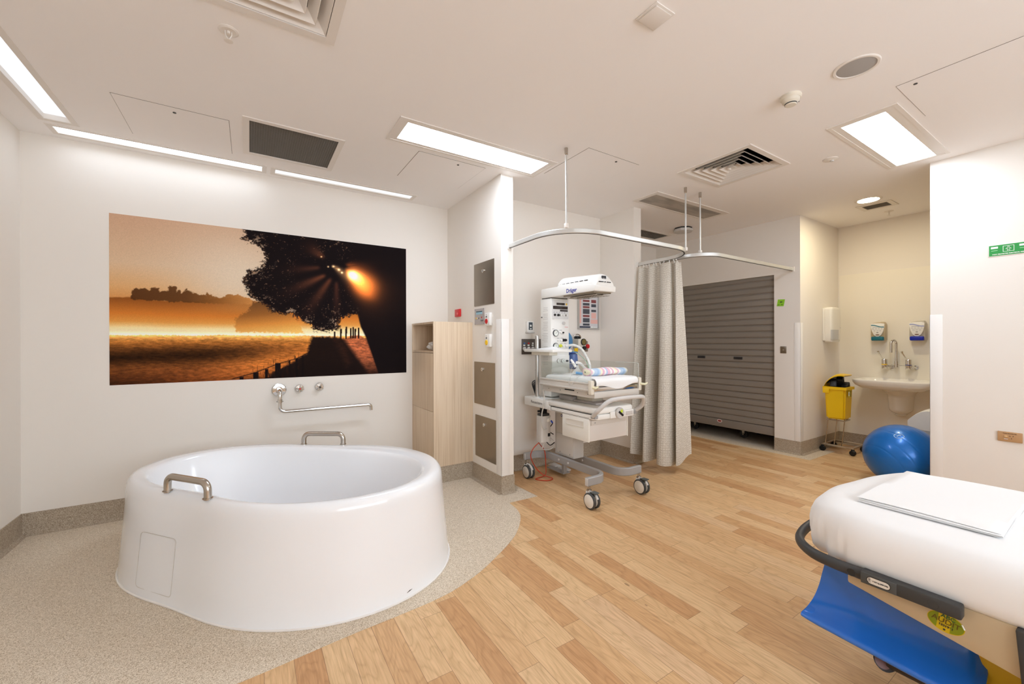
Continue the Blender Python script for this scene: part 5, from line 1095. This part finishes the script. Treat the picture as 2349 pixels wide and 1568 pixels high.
# ------------------------------------------------------------------ right partition
t = T('electrical_area_sign', (4.575, .553, 1.895), 'green body-protected electrical area sign on the white partition', 'sign')
O('plate', M().box(4.571, 4.575, .456, .648, 1.894, 1.978, .0012), mat('sign_edge', (226, 222, 212), .5), t); G_ = mat('sign_green', (46, 148, 70), .5)
O('green_face', quad((4.571, .552, 1.936), *FX, .184, .076, .0004), G_, t)
O('white_windows', join(quad((4.571, .618, 1.957), *FX, .034, .014, .0009), quad((4.571, .486, 1.957), *FX, .034, .014, .0009)), INKW, t)
fr = M().ring(-.026, .026, -.020, .022, .0022, 0, .0004).xf(lambda p: Vector((4.5702-p.z, .552-p.x, 1.942+p.y))); O('symbol_frame', fr, INKW, t)
def P_(a, b): return Vector((4.5699, .552-a, 1.943+b))
O('person_symbol', join(M().tube([P_(.0042*math.cos(q), .0125+.0042*math.sin(q)) for q in [2*math.pi*k/16 for k in range(16)]], .0008, 5, closed=True), M().tube([P_(*q) for q in ((-.0015, .008), (-.006, .006), (-.013, -.001), (-.012, -.004), (-.006, .0005), (-.004, .001), (-.005, -.007), (-.0065, -.0155), (-.003, -.0155), (0, -.006), (.003, -.0155), (.0065, -.0155), (.005, -.007), (.004, .001), (.006, .0005), (.012, -.004), (.013, -.001), (.006, .006), (.0015, .008))], .0008, 5, closed=True)), INKW, t)
O('lettering', text('BODY PROTECTED ELECTRICAL AREA', .0062, (4.5705, .552, 1.9075), *FX, bold=.0004), INKW, t)
O('small_print', join(quad((4.571, .618, 1.936), *FX, .03, .0032, .0009), quad((4.571, .486, 1.936), *FX, .03, .0032, .0009)), mat('print_pale_green', (170, 220, 176), .6), t)
t = T('power_outlet', (4.575, .547, .56), 'tan power outlet plate low on the white partition', 'power outlet')
TAN = mat('outlet_tan', (186, 146, 104), .45); O('plate', M().box(4.562, 4.575, .49, .605, .56, .630, .004), TAN, t)
O('rocker_switch', M().box(4.556, 4.563, .557, .573, .590, .604, .003), mat('rocker_tan', (214, 178, 130), .4), t); O('indicator_window', M().box(4.561, 4.5625, .556, .574, .576, .582, .001), mat('window_pale', (206, 196, 190), .5), t)
O('socket_slots', join(M().tube([(4.5616, .549, .604), (4.5616, .545, .598)], .0014, 6), M().tube([(4.5616, .534, .598), (4.5616, .530, .604)], .0014, 6), M().tube([(4.5616, .5395, .587), (4.5616, .5395, .581)], .0014, 6)), BLACK, t)
O('engraved_text', text('BODY PROTECTED', .0052, (4.5618, .547, .6175), *FX, bold=.0003), mat('engraved_brown', (92, 60, 36), .6), t)

# ------------------------------------------------------------------ birthing bed
bed = T('hospital_bed', (2.15, -.2, 0), 'birthing bed with white sheet, dark bumper and blue leg support', 'bed')
foot = catmull([(1.705, -.9, 0), (1.703, -.3, 0), (1.703, .2, 0), (1.703, .50, 0), (1.722, .60, 0), (1.775, .685, 0), (1.90, .735, 0), (2.08, .742, 0), (2.30, .715, 0), (2.48, .675, 0), (2.57, .61, 0), (2.612, .45, 0), (2.622, .2, 0), (2.622, -.3, 0), (2.62, -.9, 0)], 10)
fp = [(p.x, p.y) for p in foot]+[(2.60, -1.15), (2.2, -1.2), (1.73, -1.15)]
cxb, cyb = 2.16, -.2
def inset(p, d, i):
    a, b, c = fp[i-1], fp[i], fp[(i+1) % len(fp)]; tx, ty = c[0]-a[0], c[1]-a[1]; l = math.hypot(tx, ty) or 1; return (b[0]+ty/l*d, b[1]-tx/l*d)
def sheet_pt(i, d, z):
    x, y = inset(fp, min(d, .02), i); e = max(0, d-.02); l = math.hypot(cxb-x, cyb-y); return x+(cxb-x)/l*e, y+(cyb-y)/l*e, z
lv = [(.055, .515), (.018, .520), (.006, .535), (0, .56), (.0, .59), (.0, .61), (.004, .636), (.012, .657), (.028, .675), (.05, .684), (.085, .689), (.14, .691)]
sm_ = M(); nf = len(fp)
for (d, z) in lv:
    for i in range(nf):
        x, y = fp[i]; q = math.exp(-(((x-1.74)/.13)**2+((y-.66)/.11)**2)); s_ = i*.55
        wr = q*(.006*math.sin(s_*1.3+z*24)+.003*math.sin(s_*2.9))*smooth(.668, .57, z); zz = z-q*.006*(1 if z < .54 else 0)*(1+math.sin(s_*1.7))
        wr += .002*math.sin(x*23+z*11)*(1 if z < .68 else 0)
        a, b, _ = sheet_pt(i, d+wr, z); sm_.v.append((a, b, zz))
for k in range(len(lv)-1):
    for i in range(nf): j = (i+1) % nf; sm_.f.append((k*nf+i, k*nf+j, (k+1)*nf+j, (k+1)*nf+i))
sm_.f.append(tuple((len(lv)-1)*nf+i for i in range(nf))); sm_.f.append(tuple(range(nf))[::-1])
O('mattress_sheet', sm_, LINEN, bed, smooth=60)
tk = [(1.742, .628, .548), (1.728, .622, .535), (1.716, .592, .521), (1.713, .56, .514)]
0 and O('tucked_corner', M().tube(catmull([(1.735, .655, .612), (1.722, .645, .575), (1.714, .625, .540), (1.708, .59, .522), (1.708, .54, .516)], 8), .011, 8, flat=(.5, 1.2)), LINEN, bed)
bp = catmull([(2.05, .775, .517), (1.90, .765, .517), (1.79, .735, .517), (1.722, .672, .517), (1.700, .60, .517), (1.697, .52, .517)], 8)+[Vector((1.697, .292, .517))]
bu = O('bumper_rail', M().tube(bp, .019, 14, flat=(1, .8)), DARK, bed)
O('bumper_block', M().box(1.676, 1.712, .288, .515, .497, .537, .006), mat('bumper_grey', (58, 58, 58), .5), bu); O('bumper_insert', M().box(1.6745, 1.679, .425, .513, .499, .535, .002), mat('insert_grey', (74, 76, 76), .45), bu)
for y in (.540, .345): O('bolt_recess', M().lathe([(.012, 0), (.012, .001), (.009, -.002), (.001, -.003)], (1.6765 if y < .5 else 1.6815, y, .516), '-x', 20), mat('recess_dark', (44, 44, 44), .5), bu)
def pill(l, h, n=10): return [(l/2-h/2+h/2*math.cos(a), h/2*math.sin(a)) for a in [math.radians(-90+18*k) for k in range(n+1)]]+[(-l/2+h/2+h/2*math.cos(a), h/2*math.sin(a)) for a in [math.radians(90+18*k) for k in range(n+1)]]
O('load_label_border', fan((1.6745, .468, .517), *FX, pill(.060, .024), .0006), BLACK, bu); O('load_label', fan((1.6745, .468, .517), *FX, pill(.056, .020), .0012), mat('label_white', (222, 216, 206), .5), bu)
O('load_lettering', text('= 227 kg (500 LBS)', .0034, (1.6745, .4635, .517), *FX, off=.0018, bold=.0003), INKD, bu)
def PL(a, b): return Vector((1.6728, .4905-a, .517+b))
O('load_symbol', join(M().tube([PL(.0022*math.cos(q), .0045+.0022*math.sin(q)) for q in [2*math.pi*k/12 for k in range(12)]], .0005, 5, closed=True), M().tube([PL(-.003, .0005), PL(0, .002), PL(.003, .0005)], .0006, 5), M().tube([PL(-.003, -.006), PL(0, -.001), PL(.003, -.006)], .0006, 5)), INKD, bu)
O('bed_frame', M().rprism([(.562, .522), (.562, .462), (.269, .403), (.186, .386), (-.4, .27), (-1.1, .27), (-1.1, .522)], 'x', 1.716, 1.755, .006), mat('frame_beige', (196, 176, 144), .5), bed)
O('frame_far_side', M().rprism([(.562, .522), (.562, .462), (-.4, .27), (-1.1, .27), (-1.1, .522)], 'x', 2.56, 2.60, .006), mat('frame_beige', (0, 0, 0)), bed)
O('frame_deck', M().box(1.755, 2.56, -1.1, .60, .47, .515, .01), mat('deck_dark', (60, 58, 56), .6), bed)
O('upright_post', M().rprism([(.196, .523), (.181, .32), (.05, .30), (.05, .523)], 'x', 1.698, 1.735, .006), DARK, bed)
stk = [(.039*math.cos(a)*(1.0), .0285*math.sin(a)) for a in [2*math.pi*k/40 for k in range(40)]]
rotk = math.radians(-8)
def rk(p): return (p[0]*math.cos(rotk)-p[1]*math.sin(rotk), p[0]*math.sin(rotk)+p[1]*math.cos(rotk))
so = (1.716, .327, .458)
O('sticker_curl', M().tube([(1.7145, so[1]-rk((.031, .017))[0], so[2]+rk((.031, .017))[1]), (1.7145, so[1]-rk((.0375, .006))[0], so[2]+rk((.0375, .006))[1])], .0018, 6), INKW, bed)
s1 = O('service_sticker', fan(so, *FX, [rk(p) for p in stk], .0006), mat('sticker_yellow', (206, 176, 20), .3), bed)
O('sticker_green_side', fan(so, *FX, [rk((p[0]*.96+.0, p[1]*.92)) for p in stk if p[0] > .012], .0012), mat('sticker_olive', (128, 140, 20), .3), s1); O('sticker_green_end', fan(so, *FX, [rk((p[0]*.96, p[1]*.92)) for p in stk if p[0] < -.014], .0012), mat('sticker_olive', (0, 0, 0)), s1)
U_ = Vector((0, -math.cos(rotk), math.sin(rotk))); V_ = Vector((0, math.sin(rotk)*-1*-1, math.cos(rotk)))
V_ = Vector((0, math.sin(rotk), math.cos(rotk)))
def so2(a, b): q = rk((a, b)); return (1.716, so[1]-q[0], so[2]+q[1])
O('sticker_abc', text('ABC', .011, so2(.003, .0175), U_, V_, .0018, bold=.0003), mat('sticker_dark_green', (24, 84, 50), .4), s1)
O('sticker_audit', text('AUDIT', .014, so2(0, .003), U_, V_, .0018, bold=.0003), mat('sticker_brown', (96, 76, 14), .4), s1)
O('sticker_number', text('1221961', .0062, so2(.002, -.010), U_, V_, .0018, bold=.0004), INKD, s1); O('sticker_seal', fan(so2(0, -.021), U_, V_, circ(.0028, 12), .0018), INKD, s1)
# blue leg support
pf = [(1.875, .455), (1.862, .425), (1.85, .395), (1.833, .352), (1.802, .315), (1.768, .294), (1.742, .284), (1.726, .278), (1.719, .270), (1.722, .261), (1.735, .256), (1.76, .256)]
pfc = catmull([(a, 0, b) for a, b in pf], 4); npf = len(pfc)
def blue(u, v):
    p = pfc[min(npf-1, int(round(v*(npf-1))))]; yl = .680+.020*smooth(0, .6, v)-.014*smooth(.75, 1, v); yr = .283-.02*math.sin(math.pi*v)
    e = min(1, u/.12); lift = (1-e)**2; y = yl+(yr-yl)*u; ex = smooth(.9, 1, u)
    return (p.x-.010*lift*smooth(.3, .6, v)+.04*ex*ex, y, p.z-.020*u+.010*lift*smooth(.4, .8, v))
bm_ = M().grid(blue, 48, npf); n0 = len(bm_.v)
bm_.v += [(x+.02, y-(.006 if k < npf*3 else 0), z+.006) for k, (x, y, z) in enumerate(bm_.v)]; bm_.f += [tuple(i+n0 for i in reversed(f)) for f in bm_.f]; bd = brd(48, npf); bm_.f += [(bd[i], bd[(i+1) % len(bd)], bd[(i+1) % len(bd)]+n0, bd[i]+n0) for i in range(len(bd))]
O('leg_support', bm_, BLUEP, bed, smooth=50)
lb = O('footrest_bar', M().tube([(1.775, .47, .238), (1.775, -.25, .238)], .034, 18, flat=(.9, .8)), mat('rubber_dark', (44, 38, 36), .55), bed)
O('bar_end_cap', M().lathe([(.031, -.035), (.034, -.02), (.034, .012), (.028, .018), (.001, .019)], (1.768, .470, .238), (Vector((0, .55, .83)).normalized(), Vector((.55, .69, -.46)).normalized().cross(Vector((0, .55, .83)).normalized())*-1, Vector((-.83, .46, -.30)).normalized()), 22), mat('rubber_dark', (0, 0, 0)), lb)
O('end_cap_disc', M().lathe([(.024, .018), (.022, .021), (.001, .0215)], (1.768, .470, .238), (Vector((0, .55, .83)).normalized(), Vector((.55, .69, -.46)).normalized().cross(Vector((0, .55, .83)).normalized())*-1, Vector((-.83, .46, -.30)).normalized()), 22), mat('cap_rose', (120, 92, 92), .35), lb)
O('yellow_side_cover', M().box(1.85, 1.88, -.9, .288, .10, .40, .012), mat('cover_ochre', (222, 178, 34), .45), bed)
O('base_frame', M().box(1.93, 2.42, -.95, .15, .14, .30, .02).box(2.05, 2.30, -.7, -.1, .30, .48, .02), GREYM, bed)
for x in (1.97, 2.38):
    for y in (-.88, .08):
        c = O('castor', M().lathe([(.05, -.02), (.06, -.014), (.06, .014), (.05, .02)], (x, y, .06), 'x', 26), BLACK, bed); O('fork', M().box(x-.03, x+.03, y-.03, y+.03, .09, .15, .006), DARK, c)

# folded sheet: one length of cloth folded over and over
fs = M(); th = .0026; lay = 4; cy0, cy1 = .243, .588
prof = []
for k in range(lay):
    z = .6925+k*.0042; xa, xb = 1.893+.004*((k*7) % 3), 2.445-.003*((k*5) % 3)
    seq = [(xb, z), (2.3, z+.0005), (2.1, z-.0004), (xa+.004, z)] if k % 2 else [(xa+.004, z), (2.1, z+.0004), (2.3, z-.0005), (xb, z)]
    prof += seq
    if k < lay-1:
        ex = prof[-1][0]; sgn = 1 if ex > 2.2 else -1
        prof += [(ex+sgn*.0022, z+.0009), (ex+sgn*.0028, z+.0021), (ex+sgn*.0022, z+.0033)]
pc = catmull([(a, 0, b) for a, b in prof], 3); m_n = len(pc)
up_, dn_ = [], []
for i, p in enumerate(pc):
    a = pc[min(i+1, m_n-1)]-pc[max(i-1, 0)]; a.normalize(); nn = Vector((-a.z, 0, a.x)); up_.append(p+nn*th*.42); dn_.append(p-nn*th*.42)
loop = up_+dn_[::-1]; L2 = len(loop); NYS = 14
for j in range(NYS):
    y = cy0+(cy1-cy0)*j/(NYS-1)
    for p in loop:
        k = (p.z-.6935)/.02; fs.v.append((p.x+.0035*math.sin(9*y+7*k)+.035*(y-.42)*.12, y+.004*math.sin(5*p.x+6*k), p.z+.0016*math.sin(11*y+8*p.x)*k))
for j in range(NYS-1):
    for i in range(L2): q = (i+1) % L2; fs.f.append((j*L2+i, j*L2+q, (j+1)*L2+q, (j+1)*L2+i))
for j in (0, NYS-1):
    for i in range(m_n-1): fs.f.append((j*L2+i, j*L2+i+1, j*L2+L2-2-i, j*L2+L2-1-i))
O('folded_sheet', fs, LINEN, None, 'flat folded white sheet lying on top of the bed', 'folded sheet', smooth=50)
